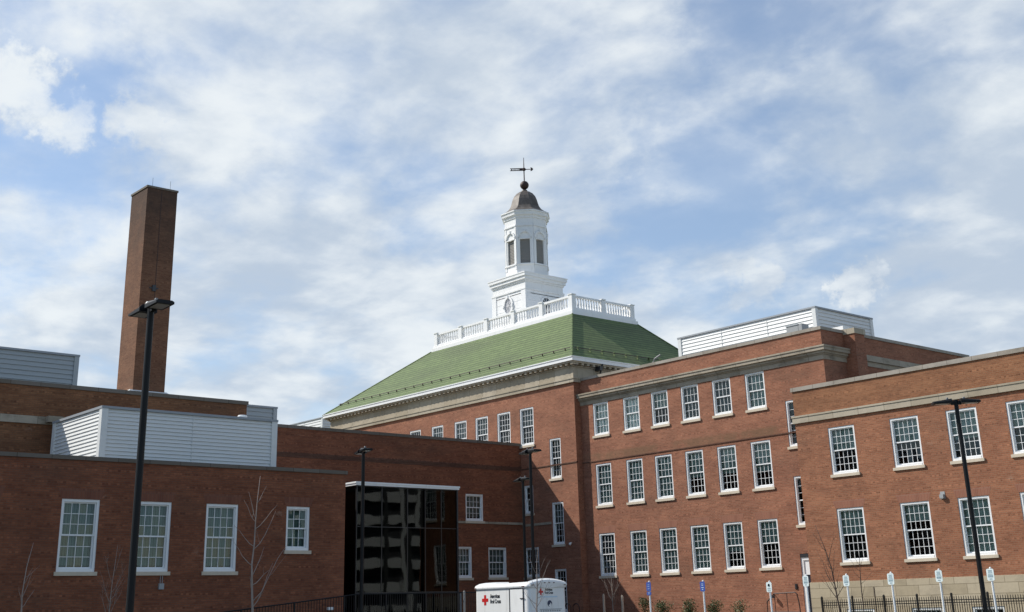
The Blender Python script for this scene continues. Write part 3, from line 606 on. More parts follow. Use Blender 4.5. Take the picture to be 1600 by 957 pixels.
for q in bwin: window(rb, 'y', YR-.05, *q, blind=None, sill=False)

# --- link block meeting the main building
ln = building('brick_block', 'shaded brick block behind the glass entrance, meeting the main building')
cw = [(47.08, 6.55, 1.33, 1.56, 4, 2, 2), (46.34, 3.33, 1.15, 1.75, 4, 2, 2), (48.76, 3.34, 1.39, 1.72, 4, 2, 2)]
b = MB(); b.wall('x', XC, 26, YM-.004, 0, 11.14, [hole(*q[:4]) for q in cw]); b.face([(XC-11, 26, 0), (XC, 26, 0), (XC, 26, 11.14), (XC-11, 26, 11.14)]); b.face([(XC-11, YM, 0), (XC-11, 26, 0), (XC-11, 26, 11.14), (XC-11, YM, 11.14)])
b.m = 1; room(b, 'x', XC, 26.2, YM-.2, .2, 10.5); b.m = 2; b.face([(XC-11, 26, 11.0), (XC, 26, 11.0), (XC, YM-.01, 11.0), (XC-11, YM-.01, 11.0)])
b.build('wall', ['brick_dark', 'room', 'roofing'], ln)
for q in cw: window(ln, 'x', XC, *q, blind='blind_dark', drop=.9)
b = MB(); b.box(XC-.4, XC+.05, 25.95, YM-.006, 11.14, 11.31); b.build('coping', 'coping_dark', ln)
b = MB(); b.box(XC-.1, XC+.035, 26, YM-.006, 9.74, 9.86); b.box(XC-.1, XC+.018, 26, YM-.006, 9.60, 9.74); b.build('brick_belt', 'brick_belt', ln)
b = MB(); b.box(XC-.1, XC+.06, 26, YM-.006, 6.40, 6.53); b.build('string_course', 'limestone_weathered', ln)
b = MB(); b.box(XC+.062, -56.8, YM-.05, YM+.1, 6.28, 6.42); b.build('string_course', 'limestone_weathered', main)
b = MB(); b.box(XC+.04, X0, YM-.035, YM+.1, 9.66, 9.73); b.build('brick_belt', 'brick_belt', main)

# --- low block in front at the left
lb = building('brick_block', 'low shaded brick block at lower left with large white sash windows and a grey coping')
lw = [(9.4, 3.15, 1.32, 2.42, 4, 3, 3), (13.28, 3.15, 1.32, 2.42, 4, 3, 3), (16.71, 3.15, 1.36, 2.42, 4, 3, 3), (19.42, 3.15, 1.36, 2.42, 4, 3, 3), (22.17, 3.15, 1.32, 2.42, 4, 3, 3), (25.58, 3.92, 1.05, 1.65, 3, 2, 2)]
b = MB(); b.wall('x', XL, 4, 28.27, 0, 6.90, [hole(*q[:4]) for q in lw]); b.face([(XL, 28.27, 0), (XB, 28.27, 0), (XB, 28.27, 6.9), (XL, 28.27, 6.9)]); b.face([(XB, 4, 0), (XL, 4, 0), (XL, 4, 6.9), (XB, 4, 6.9)]); b.face([(XB, 28.27, 0), (XB, 27.36, 0), (XB, 27.36, 6.9), (XB, 28.27, 6.9)])
b.m = 1; room(b, 'x', XL, 4.2, 28.1, .2, 6.4); b.m = 2; b.face([(XB, 4, 6.6), (XL, 4, 6.6), (XL, 28.27, 6.6), (XB, 28.27, 6.6)])
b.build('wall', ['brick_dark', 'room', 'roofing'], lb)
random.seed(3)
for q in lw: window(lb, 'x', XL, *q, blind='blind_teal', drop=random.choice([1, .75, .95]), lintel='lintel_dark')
b = MB(); b.box(XL-.45, XL+.06, 3.95, 28.33, 6.90, 7.04); b.box(XB+.002, XL-.452, 27.9, 28.33, 6.90, 7.04); b.build('coping', 'coping_dark', lb)

# --- taller block behind the screen
tb = building('brick_block', 'taller brick block behind the long white louvred screen, below the chimney stack')
b = MB(); b.wall('x', XB, 2, 27.35, 0, 10.55); b.face([(XB, 27.35, 0), (-62, 27.35, 0), (-62, 27.35, 10.55), (XB, 27.35, 10.55)]); b.face([(-62, 2, 0), (XB, 2, 0), (XB, 2, 10.55), (-62, 2, 10.55)]); b.face([(-62, 27.35, 0), (-62, 2, 0), (-62, 2, 10.55), (-62, 27.35, 10.55)])
b.m = 1; b.face([(-62, 2, 10.4), (XB, 2, 10.4), (XB, 27.35, 10.4), (-62, 27.35, 10.4)]); b.build('wall', ['brick_brown', 'roofing'], tb)
b = MB(); b.box(XB-.4, XB+.06, 1.95, 27.40, 10.55, 10.71); b.box(-62, XB-.402, 27.0, 27.40, 10.55, 10.71); b.build('coping', 'coping_dark', tb)
b = MB(); b.box(XB-.1, XB+.10, 2, 18.9, 9.04, 9.34); b.box(XB-.1, XB+.45, 18.3, 18.9, 9.10, 9.34); b.build('stone_band', 'limestone_weathered', tb)

# --- chimney stack
ch = thing('chimney_stack', 'tall square brick chimney stack with a sooty top at left', 'chimney', (-73.45, 32, 0))
b = MB(); b.box(-2.44, 0, 0, 2.10, 0, 28.25); b.build('stack', 'brick_chimney', ch)
b = MB(); b.box(-2.49, .05, -.05, 2.15, 28.25, 28.38); b.build('cap', 'coping_dark', ch)
b = MB()
for y in (.5, 1.75): b.tube([(-.4, y, 28.4), (-.4, y, 29.1)], .012, 4)
b.build('lightning_rod', 'galvanised', ch)
b = MB(); b.box(-.6, .012, .985, 1.02, 2, 28.2); b.build('lightning_cable', 'brown_iron', ch)
b = MB(); b.box(-.2, .10, .78, 1.02, 21.35, 21.75); b.box(-.2, .05, .60, 1.2, 21.52, 21.60); b.build('bracket', 'dark_trim', ch)
b = MB(); zf, e = 15.75, 1.1
b.lathe((-1.22, 1.05, 0), [(2.6, 14.4), (1.70, 15.0)], 4, R(45)); b.build('flashing', 'membrane', ch)

# --- louvred screens on the roofs
def louver_box(label, x0, x1, y0, y1, z0, z1, pitch, m='louver_white', capm='cap_grey'):
    L = thing('louver_screen', label, 'roof screen', ((x0+x1)/2, (y0+y1)/2, z0), group='louvred roof screens')
    cx_, cy_, H = (x0+x1)/2, (y0+y1)/2, z1-z0; hx, hy = (x1-x0)/2, (y1-y0)/2
    t = .22 if pitch < .2 else .18
    for sx_ in (-1, 1):
        for sy_ in (-1, 1): tr = MB(); tr.box(sx_*(hx-t), sx_*(hx+.03), sy_*(hy-t), sy_*(hy+.03), 0, H); tr.build('corner_trim', m, L)
    for ax, s_, half, off in (('x', -1, hx, hy), ('x', 1, hx, hy), ('y', 1, hy, hx), ('y', -1, hy, hx)):
        lv = MB(); n = int(H/pitch); p = H/n; e = half-t
        for i in range(n):
            za, zb = i*p, (i+1)*p; o, q = off, off-.042
            for A, B_ in (((o, za+.012), (q, zb)), ((q, za), (o, za+.012))):
                if ax == 'x': f = [(-e, s_*A[0], A[1]), (e, s_*A[0], A[1]), (e, s_*B_[0], B_[1]), (-e, s_*B_[0], B_[1])]
                else: f = [(s_*A[0], -e, A[1]), (s_*A[0], e, A[1]), (s_*B_[0], e, B_[1]), (s_*B_[0], -e, B_[1])]
                if (ax == 'x' and s_ > 0) or (ax == 'y' and s_ < 0): f = f[::-1]
                lv.face(f)
        nj = max(1, int(half*2/3.2))
        for j in range(1, nj):
            c_ = -half+2*half*j/nj
            if ax == 'x': lv.box(c_-.012, c_+.012, s_*(off-.03), s_*(off+.002), 0, H)
            else: lv.box(s_*(off-.03), s_*(off+.002), c_-.012, c_+.012, 0, H)
        lv.build('louver_panel', m, L)
    c = MB(); c.box(-hx-.05, hx+.05, -hy-.05, hy+.05, H, H+.09); c.build('cap', capm, L)
    return L
louver_box('long white louvred screen on the low block roof, its left end sunlit', -49.45, -44.71, 18.38, 25.69, 6.6, 8.97, .135, 'louver_white')
louver_box('grey louvred screen at the left edge, left of the chimney stack', -58, -54, 12, 20.9, 10.4, 12.66, .2, 'louver_grey')
louver_box('small grey louvred screen peeking out behind the brick parapet beside a white vent', -57.5, -54, 24, 30.99, 9.2, 11.15, .2, 'louver_grey')
louver_box('white louvred screen on top of the three-storey wing at right', -49.75, -39.67, 56, 61.35, 13.9, 16.74, .19, 'louver_white')
louver_box('pale louvred screen just showing past the left end of the green roof', -106, -99.5, 62, 70, 12, 18.75, .25, 'louver_white')
vt = thing('roof_vent', 'stubby white round vent on the roof behind the long white screen', 'vent', (-46.5, 25.1, 6.6))
b = MB(); b.lathe((0, 0, 0), [(.15, 0), (.15, 2.45), (.20, 2.47), (.20, 2.80), (.17, 2.83)], 16); b.build('vent_hood', 'post_white', vt, smooth=False)
vp = thing('vent_pipe', 'small bent grey pipe rising over the wing parapet against the green roof', 'pipe', (-51.0, 55.0, 13.9))
b = MB(); b.tube([(0, 0, 0), (0, 0, 1.55), (.12, .04, 1.75), (.45, .2, 1.95)], .05, 6); b.build('pipe', 'galvanised', vp)
hv = thing('rooftop_unit', 'small grey metal box on the wing roof in front of the white screen', 'roof unit', (-39.2, 53.6, 13.9))
b = MB(); b.box(-.5, .25, -.3, .3, 0, 1.42); b.box(.27, .50, -.3, .3, 0, 1.46); b.build('casing', 'grey_box', hv); b = MB(); b.box(-.53, .28, -.33, .33, 1.421, 1.47); b.build('lid', 'louver_grey', hv)
fb = thing('flashing_box', 'bright white sheet metal hatch beside the brick pier on the wing roof', 'roof hatch', (-37.6, 54.4, 13.9))
b = MB(); b.box(-.75, .85, -.3, .15, 0, .86); b.build('curb', 'membrane', fb); b = MB(); b.box(-.8, .9, -.35, .2, .861, 1.05); b.build('lid', 'white_paint', fb)

# --- glass entrance box
ge = thing('glass_entrance', 'black glass entrance box with a white roof edge, reflecting other buildings', 'entrance', (-46.0, 33.2, 0))
gx, gy0, gy1, gz = 0.0, -2.72, 2.70, 6.78
b = MB(); bounds = [gy0, -1.42, -.05, .92, 1.82, gy1]
for i in range(5):
    for z0, z1 in ((.15, 2.35), (2.35, 5.05), (5.05, gz)):
        t1, t2 = random.uniform(-.006, .006), random.uniform(-.006, .006); b.face([(gx+t1, bounds[i], z0), (gx+t2, bounds[i+1], z0), (gx+t2, bounds[i+1], z1), (gx+t1, bounds[i], z1)])
b.build('glass_front', 'dark_glass', ge)
b = MB(); b.face([(-3.2, gy0, .15), (0, gy0, .15), (0, gy0, gz), (-3.2, gy0, gz)]); b.build('glass_side', 'dark_glass', ge)
b = MB()
for y in bounds: b.box(gx-.08, gx+.008, y-.022, y+.022, .1, gz)
for z in (.1, 2.35, 5.05, gz-.04): b.box(gx-.08, gx+.006, gy0, gy1, z, z+.035)
b.box(-3.2, 0, gy0+.01, gy0+.05, .1, .2); b.build('mullions', 'mullion', ge)
b = MB(); b.box(-13.3, -.5, gy0+.3, gy1-.02, 0, gz-.05); b.face([(-3.2, gy0+.25, 0), (-.1, gy0+.25, 0), (-.1, gy0+.25, gz), (-3.2, gy0+.25, gz)]); b.build('interior', 'room', ge)
b = MB(); b.box(-13.3, .12, gy0-.12, gy1+.08, gz, gz+.08); b.box(-13.3, .15, gy0-.15, gy1+.1, gz+.08, gz+.15); b.build('roof_edge', 'white_paint', ge)
b = MB(); b.box(-13.3, .06, gy1-.02, gy1+.05, 0, gz-.001); b.build('end_wall', 'dark_trim', ge)

# --- apartment block across the street, seen in the glass
def apartment(x, y, rz):
    A = thing('apartment_building', 'white balconied apartment block reflected in the dark glass entrance', 'building', (x, y, 0), rz)
    b = MB(); b.wall('y', 0, -16, 16, 0, 27, []); b.face([(16, 0, 0), (16, 14, 0), (16, 14, 27), (16, 0, 27)]); b.face([(16, 14, 0), (-16, 14, 0), (-16, 14, 27), (16, 14, 27)]); b.face([(-16, 14, 0), (-16, 0, 0), (-16, 0, 27), (-16, 14, 27)]); b.face([(-16, 0, 27), (16, 0, 27), (16, 14, 27), (-16, 14, 27)])
    b.build('wall', 'apartment_wall', A)
    for f in range(9):
        z = 1.2+f*3.0
        for i in range(4):
            xo = -16+8*i
            for x0, x1, rd in ((xo+.2, xo+4.2, 1.2), (xo+5.6, xo+7.6, .15)):
                p = MB(); n = 10; pts = [(x0, 0)]+[((x0+x1)/2-(x1-x0)/2*math.cos(math.pi*i2/n), -1.0-rd*.6*math.sin(math.pi*i2/n)) for i2 in range(n+1)]+[(x1, 0)]
                for (ax_, ay_), (bx_, by_) in zip(pts, pts[1:]): p.face([(ax_, ay_, z), (bx_, by_, z), (bx_, by_, z+1.25), (ax_, ay_, z+1.25)])
                p.face([(*q, z) for q in pts[::-1]]); p.face([(*q, z+.15) for q in pts]); p.build('balcony', 'facing_white', A)
            p = MB(); p.face([(xo+.5, -.03, z+.2), (xo+4, -.03, z+.2), (xo+4, -.03, z+2.6), (xo+.5, -.03, z+2.6)]); p.build('glazing', 'dark_glass_far', A)
    for i in range(4): b = MB(); b.box(-16+8*i+5.0, -16+8*i+5.55, -1.1, .2, 0, 27.3); b.build('pilaster', 'facing_white', A)
apartment(58, 104, math.atan2(-.57, -.82)+math.pi/2)

# ================================================================== STREET THINGS
def lamp_proto():
    L = thing('street_lamp', 'x', 'street lamp', group='parking lot lamps')
    b = MB(); b.lathe((0, 0, 0), [(.27, 0), (.27, .75), (.24, .80)], 16); b.build('base', 'concrete', L)
    b = MB(); b.lathe((0, 0, 0), [(.19, .8), (.19, .86), (.077, .88), (.072, 4), (.068, 7.62)], 14); b.build('pole', 'lamp_black', L)
    for s_ in (-1, 1):
        b = MB(); b.box(s_*.05, s_*.16, -.045, .045, 7.46, 7.58)
        x0, x1 = s_*.14, s_*.74
        pr_ = [(-.19, 7.50), (.19, 7.50), (.19, 7.58), (.12, 7.65), (-.12, 7.65), (-.19, 7.58)]; pe = [(-.19, 7.50), (.19, 7.50), (.19, 7.545), (.14, 7.57), (-.14, 7.57), (-.19, 7.545)]
        f0 = [(x0, y, z) for y, z in pr_]; f1 = [(x1, y, z) for y, z in pe]
        for i in range(6): j = (i+1) % 6; b.face([f0[i], f0[j], f1[j], f1[i]] if s_ > 0 else [f0[j], f0[i], f1[i], f1[j]])
        b.face(f0[::-1] if s_ > 0 else f0); b.face(f1 if s_ > 0 else f1[::-1])
        hd = b.build('lamp_head', 'lamp_black', L)
        b = MB(); b.box(s_*.26, s_*.66, -.13, .13, 7.488, 7.4985); b.build('lens', 'lens', hd)
        b = MB(); b.lathe((s_*.26, 0, 7.63), [(.04, 0), (.04, .05), (.03, .07)], 10); b.build('sensor', 'galvanised', hd)
    return L
LP = lamp_proto()
lamps = [((-23.43, 10.47, 0), -3, 1.0, 'tall black twin-head lamp in front of the chimney stack', False), ((-41.16, 27.54, 0), -20, 1, 'slim black twin-head lamp in front of the glass entrance', True),
         ((-47.0, 40.82, 0), -16, 1, 'lower of the two black twin-head lamps behind the white trailer', True), ((-41.98, 36.93, 0), -14, 8.2/7.6, 'taller of the two black twin-head lamps behind the white trailer', True),
         ((-21.32, 37.19, 0), 42, 1, 'black twin-head lamp in front of the two-storey wing at right', True)]
for i, (loc, rz, s_, lab, dup) in enumerate(lamps):
    o = copy_tree(LP) if dup else LP
    o.location = loc; o.rotation_euler.z = R(rz); o.scale = (1, 1, s_); o['label'] = lab
b = MB(); b.lathe((-.3, .05, 7.63), [(.055, 0), (.06, .08), (.035, .12)], 10); b.build('camera_dome', 'post_white', LP, smooth=True)

# trailer
tx0, tx1, ty0, ty1 = -39.7, -36.49, 31.83, 33.72
T = thing('box_trailer', 'white box trailer with red cross markings and an arched roof cap', 'trailer', (tx1, ty0, 0))
LX, WY = tx1-tx0, ty1-ty0
b = MB(); rc = .16; outl = []
for cx_, cy_, a0 in ((-rc, rc, -90), (-rc, WY-rc, 0), (-LX+rc, WY-rc, 90), (-LX+rc, rc, 180)):
    for k in range(6): outl.append((cx_+rc*math.cos(R(a0+18*k)), cy_+rc*math.sin(R(a0+18*k))))
u = 0
for i in range(len(outl)):
    a, c_ = outl[i], outl[(i+1) % len(outl)]; d_ = math.dist(a, c_); b.face([(*a, .55), (*c_, .55), (*c_, 2.34), (*a, 2.34)], [(u, .55), (u+d_, .55), (u+d_, 2.34), (u, 2.34)]); u += d_
b.face([(*p, .55) for p in outl[::-1]]); body = b.build('body', 'trailer_white', T)
b = MB(); rings = []
def capring(gr, z, arch): return [((-LX/2)+(x+LX/2)*(1+gr/LX*2), WY/2+(y-WY/2)*(1+gr/WY*2), z+arch*(1-((y-WY/2)/(WY/2))**2)*1.0) for x, y in outl]
rings = [capring(.02, 2.30, 0), capring(.045, 2.32, 0), capring(.045, 2.38, .03), capring(.02, 2.44, .09), capring(-.06, 2.48, .15), capring(-.22, 2.50, .18), capring(-.6, 2.51, .20)]
for i in range(6):
    for k in range(len(outl)): j = (k+1) % len(outl); b.face([rings[i][k], rings[i][j], rings[i+1][j], rings[i+1][k]])
b.face(rings[-1]); b.build('roof_cap', 'trailer_white', T, smooth=True)
b = MB()                                                     # moulded nose cap dipping in the middle of the front
n = 14
for i in range(n):
    ya, yb = .03+(WY-.06)*i/n, .03+(WY-.06)*(i+1)/n
    dip = lambda y: 2.36-.085*math.exp(-((y-WY/2)/.42)**2)
    tp = lambda y: 2.46+.12*(1-((y-WY/2)/(WY/2))**2)
    b.face([(.05, ya, dip(ya)), (.05, yb, dip(yb)), (.075, yb, tp(yb)-.06), (.075, ya, tp(ya)-.06)]); b.face([(.075, ya, tp(ya)-.06), (.075, yb, tp(yb)-.06), (.05, yb, tp(yb)), (.05, ya, tp(ya))]); b.face([(.0, ya, dip(ya)-.01), (.0, yb, dip(yb)-.01), (.05, yb, dip(yb)), (.05, ya, dip(ya))]); b.face([(.05, ya, tp(ya)), (.05, yb, tp(yb)), (-.08, yb, tp(yb)+.06), (-.08, ya, tp(ya)+.06)])
b.build('nose_cap', 'trailer_white', T)
b = MB(); dx0, dx1 = -1.07, -.33
b.box(dx0, dx1, -.018, -.002, .72, 2.27); dr_ = b.build('side_door', 'post_white', T)
b = MB(); b.box(dx0-.04, dx0-.004, -.03, .0, .7, 2.29); b.box(dx1+.004, dx1+.035, -.03, .0, .7, 2.29); b.box(dx0, dx1, -.025, 0, 2.275, 2.30); b.box(dx1-.15, dx1+.10, -.04, -.02, 1.92, 1.95); b.box(dx0-.02, dx0+.25, -.05, -.02, 1.40, 1.46); b.build('door_seal', 'ink_black', dr_)
def cross(cx_, cz, r_, front):
    b = MB(); t = r_*.32
    for a0, a1, c0, c1 in ((-r_, r_, -t, t), (-t, t, t, r_), (-t, t, -r_, -t)):
        if front: b.box(.002, .008, cx_+a0, cx_+a1, cz+c0, cz+c1)
        else: b.box(cx_+a0, cx_+a1, -.008, -.002, cz+c0, cz+c1)
    b.build('red_cross', 'cross_red', T)
cross(-39.06+36.49, 1.92, .185, False); cross(32.42-31.83, 2.155, .115, True)
o = link('lettering', text_mesh('American\nRed Cross', .20, 'ink_black', .006), T); o.location = (-38.75+36.49, -.004, 1.99); o.rotation_euler = (R(90), 0, 0); o.scale.x = .74
o = link('lettering', text_mesh('American\nRed Cross', .115, 'ink_black', .0035), T); o.location = (.004, 32.64-31.83, 2.19); o.rotation_euler = (R(90), 0, R(90)); o.scale.x = .80
b = MB(); n = 24
b.lathe((0, 0, 0), [(.115, .002), (.115, .006)], n); em = b.build('emblem', 'navy', T); em.rotation_euler = (0, R(90), 0); em.location = (0, 1.02, 1.735)
b = MB()
for i in range(9):
    a0, a1 = R(-60+24*i), R(-36+24*i); r1, r2 = .055, .055+.035*math.sin((i+1)/10*math.pi); b.face([(r1*.3*math.cos(a0)+.02, r1*.5*math.sin(a0), .009), (r2*math.cos(a0)+.03, r2*math.sin(a0), .009), (r2*math.cos(a1)+.03, r2*math.sin(a1), .009), (r1*.3*math.cos(a1)+.02, r1*.5*math.sin(a1), .009)])
b.build('emblem_swirl', 'post_white', em)
b = MB(); b.box(.001, .004, .52, 1.62, 1.52, 1.545)
for k in range(9): b.box(.001, .004, .55+.115*k, .63+.115*k, 1.455, 1.50)
b.build('small_print', 'grey_box', T)
b = MB(); b.box(.001, .003, .58, 1.42, 1.95, 2.0); b.build('faded_stripe', 'sign_pale', T)
b = MB()
for y in (.14, 1.76): b.box(.066, .08, y-.05, y+.05, 2.385, 2.41)
b.box(-LX+.02, -LX+.16, -.055, -.046, 2.335, 2.365); b.box(-.35, -.2, -.055, -.046, 2.345, 2.375); b.build('marker_light', 'reflector', T)
b = MB()
for y in (.74, .97, 1.20): b.box(.06, .079, y-.035, y+.035, 2.46, 2.49)
b.build('clearance_light', 'reflector', T)
for x in (-1.35, -2.15):
    for y in (.0, WY):
        b = MB(); b.lathe((0, 0, -.11), [(.20, 0), (.33, .01), (.345, .05), (.345, .17), (.33, .21), (.20, .22)], 20); wh = b.build('wheel', 'rubber', T); wh.location = (x, y+(.08 if y == 0 else -.08), .345); wh.rotation_euler = (R(90), 0, 0)
        b = MB(); b.lathe((0, 0, -.115), [(.19, 0), (.12, .03), (.05, .0)], 14); b.lathe((0, 0, .08), [(.05, .03), (.12, .0), (.19, .035)], 14); b.build('rim', 'galvanised', wh)
for y in (-.03, WY+.03):
    b = MB(); b.box(-2.62, -.90, y-.09, y+.09, .74, .79); b.box(-2.66, -2.60, y-.09, y+.09, .5, .74); b.box(-.92, -.86, y-.09, y+.09, .5, .74); b.build('fender', 'galvanised', T)
b = MB(); b.box(-LX+.05, -.05, .1, .2, .45, .55); b.box(-LX+.05, -.05, WY-.2, WY-.1, .45, .55); b.tube([(0, .3, .5), (1.1, WY/2, .5)], .04, 6); b.tube([(0, WY-.3, .5), (1.1, WY/2, .5)], .04, 6); b.tube([(.95, WY/2, .0), (.95, WY/2, .75)], .03, 8); b.build('chassis', 'black_metal', T)

# parking signs
def sign(x, z, kind, label, group=None, y=36.5):
    g = thing('parking_sign', label, 'sign', (x, y, 0), 0, group)
    b = MB(); b.tube([(0, .035, 0), (0, .035, z-.03)], .031, 10); b.lathe((0, .035, z-.03), [(.036, 0), (.03, .02), (.0, .04)], 10); b.build('post', 'post_white', g)
    zt = z-.045; H = .345; W_ = .118
    def board(zt, H, m, ink):
        b = MB(); c_ = .03; P8 = [(-W_+c_, zt-H), (W_-c_, zt-H), (W_, zt-H+c_), (W_, zt-c_), (W_-c_, zt), (-W_+c_, zt), (-W_, zt-c_), (-W_, zt-H+c_)]
        b.face([(a, -.012, c2) for a, c2 in P8]); b.face([(a, -.004, c2) for a, c2 in P8[::-1]])
        for i in range(8): j = (i+1) % 8; b.face([(P8[j][0], -.012, P8[j][1]), (P8[i][0], -.012, P8[i][1]), (P8[i][0], -.004, P8[i][1]), (P8[j][0], -.004, P8[j][1])])
        pl = b.build('board', m, g)
        b = MB()
        for fr, hw, th in ink: b.box(-W_*hw, W_*hw, -.016, -.0125, zt-H*fr-th, zt-H*fr+th)
        b.build('print', 'sign_ink' if m == 'sign_white' else 'sign_pale', g)
    words = [(.14, .55, .009), (.24, .5, .009), (.34, .6, .009), (.46, .62, .008), (.58, .7, .013), (.68, .66, .011), (.85, .38, .013)]
    if kind == 'white': board(zt, H, 'sign_white', words)
    elif kind == 'blue': board(zt, H, 'sign_blue', [(.25, .4, .008), (.4, .35, .008), (.62, .5, .01), (.8, .3, .01)])
    elif kind == 'twin': board(zt, .33, 'sign_blue', [(.3, .35, .006), (.5, .4, .006), (.75, .4, .006)]); board(zt-.35, .13, 'sign_blue', [(.3, .4, .006), (.6, .3, .006)])
    elif kind == 'picto':
        board(zt, .33, 'sign_white', [(.62, .6, .012), (.78, .6, .012), (.9, .4, .008)])
        b = MB(); b.lathe((0, 0, 0), [(.055, 0), (.055, .004)], 14); b.box(-.04, .035, -.02, .06, 0, .004); q = b.build('pictogram', 'sign_ink', g); q.rotation_euler = (R(90), 0, 0); q.location = (0, -.0125, zt-.11)
SG = 'parking signs on white posts'
for a in ((-34.82, 2.463, 'twin', 'dark blue parking sign with a small second plate below it'), (-32.09, 2.40, 'blue', 'plain bright blue parking sign on a white post'), (-29.02, 2.28, 'picto', 'white parking sign with a dark round symbol, beside the stair handrail'),
          (-27.43, 2.44, 'white', 'white text parking sign on a post in front of the side door'), (-25.79, 2.40, 'white', 'white text parking sign between the two dark bare saplings'), (-24.08, 2.40, 'white', 'white text parking sign just right of the two dark bare saplings'),
          (-22.34, 2.43, 'white', 'white text parking sign next left of the black lamp pole'), (-20.60, 2.41, 'white', 'white text parking sign right of the black lamp pole, last in the row')): sign(*a, group=SG)

# iron fence in front of the right wing
fx = [-34.93+i*1.575 for i in range(8)]; YF = 47.5
fe = thing('iron_fence', 'black iron picket fence in front of the stone base at right', 'fence', (fx[0], YF, 0))
for i, x in enumerate(fx):
    b = MB(); b.box(x-fx[0]-.035, x-fx[0]+.035, -.035, .035, 0, 1.70); b.lathe((x-fx[0], 0, 1.70), [(.045, 0), (.05, .02), (.0, .06)], 4, R(45)); b.build('post', 'black_metal', fe)
    if i < len(fx)-1:
        L = fx[1]-fx[0]; xo = x-fx[0]
        for z in (1.47, 1.372, .15): b = MB(); b.box(xo+.036, xo+L-.036, -.018, .018, z-.018, z+.018); b.build('rail', 'black_metal', fe)
        b = MB(); n = 14
        for k in range(1, n+1):
            xk = xo+L*k/(n+1); b.box(xk-.011, xk+.011, -.011, .011, .08, 1.58); b.lathe((xk, 0, 1.58), [(.016, 0), (.0, .06)], 4, R(45), cap=False)
        b.build('picket_row', 'black_metal', fe)
po_ = thing('pipe_stake', 'thin brown metal stake standing behind the iron fence', 'stake', (-32.75, 48.3, 0)); b = MB(); b.tube([(0, 0, 0), (0, 0, 2.08)], .028, 6); b.build('rod', 'brown_iron', po_)
# ramp with railing in front of the glass entrance
rmp = tag(sheet('ramp', 'concrete', -46, -41.6, 27.6, 36, 1.15, 1.15))
b = MB(); P6 = [(-43.2, 18.0, 0), (-41.6, 18.0, 0), (-41.6, 27.6, 1.15), (-43.2, 27.6, 1.15)]; b.face(P6); b.face([(-41.6, 18, 0), (-41.6, 27.6, 0), (-41.6, 27.6, 1.15)]); b.face([(-43.2, 27.6, 0), (-43.2, 18, 0), (-43.2, 27.6, 1.15)]); b.face([(-41.6, 27.6, 0), (-43.2, 27.6, 0), (-43.2, 27.6, 1.15), (-41.6, 27.6, 1.15)]); tag(b.build('ramp', 'concrete'), kind='structure')
rf = thing('ramp_railing', 'black picket railing sloping up the ramp to the glass entrance', 'railing', (-41.5, 27.3, 0))
def rz_(y): return 2.25 if y > 27.6 else 2.25-(27.6-y)*.094
ys = [18.3, 20.5, 22.7, 24.85, 27.0, 28.9, 30.8, 32.7, 34.2]
for i, y in enumerate(ys):
    b = MB(); b.box(-.028, .028, y-27.3-.028, y-27.3+.028, rz_(y)-1.15, rz_(y)); b.build('post', 'black_metal', rf)
    if i < len(ys)-1:
        y1 = ys[i+1]
        for off, r_ in ((0, .026), (-1.0, .018)):
            mids = [y]+([27.6] if y < 27.6 < y1 else [])+[y1]; b = MB(); b.tube([(0, q-27.3, rz_(q)+off) for q in mids], r_, 6); b.build('rail', 'black_metal', rf)
        b = MB(); n = 17
        for k in range(1, n+1):
            q = y+(y1-y)*k/(n+1); b.box(-.008, .008, q-27.3-.008, q-27.3+.008, rz_(q)-1.0, rz_(q))
        b.build('picket_row', 'black_metal', rf)
for x, y, lab in ((-41.2, 32.5, 'grey steel post left of the white trailer, in front of the ramp railing'), (-45.0, 35.3, 'grey steel post beside the right end of the glass entrance')):
    g = thing('steel_post', lab, 'post', (x, y, 0)); b = MB(); b.tube([(0, 0, 0), (0, 0, 2.28)], .045, 8); b.build('tube', 'galvanised', g); b = MB(); b.lathe((0, 0, 2.28), [(.05, 0), (.03, .03), (0, .04)], 8); b.build('cap', 'galvanised', g)
# stair landing with handrail
st = thing('stair_landing', 'small concrete landing with steps below the wing door', 'stairs', (-39.6, 51.2, 0)); b = MB(); b.box(-.9, 2.2, -1.2, .77, 0, 1.0)
for k in range(5): b.box(-.9-.3*(k+1), -.9-.3*k, -1.2, .77, 0, 1.0-.17*(k+1))
b.build('steps', 'concrete', st)
hr = thing('handrail', 'dark brown tubular handrail at the steps below the wing door', 'handrail', (-39.6, 50.6, 1.0))
b = MB(); hp = [(-.86, 0, -.25), (-.84, 0, .58), (-.36, 0, .95), (.87, 0, .97), (.98, 0, .90), (1.06, 0, .50), (1.1, 0, 0)]; b.tube(hp, .032, 6); b.build('rail', 'brown_iron', hr)
b = MB(); b.tube([(-.82, 0, .12), (.0, 0, .12), (1.08, 0, .1)], .018, 6); b.build('lower_rail', 'brown_iron', hr)
for x in (-.36, .38):
    b = MB(); b.tube([(x, 0, 0 if x > -.3 else -.0), (x, 0, .95)], .02, 6); b.build('baluster', 'brown_iron', hr)
# bike hoops
for i, x in enumerate((-53.5, -52.82)):
    g = thing('bike_hoop', 'dark steel bike hoop nearest the right end of the white trailer' if i == 0 else 'dark steel bike hoop further right of the trailer, nearer the staked sapling', 'bike rack', (x, 49.5, 0), group='bike hoops')
    b = MB(); b.tube([(-.26, 0, 0), (-.26, 0, 1.5)]+[(-.26*math.cos(R(a)), 0, 1.5+.26*math.sin(R(a))) for a in range(20, 161, 20)]+[(.26, 0, 1.5), (.26, 0, 0)], .03, 6); b.build('hoop', 'brown_iron', g)
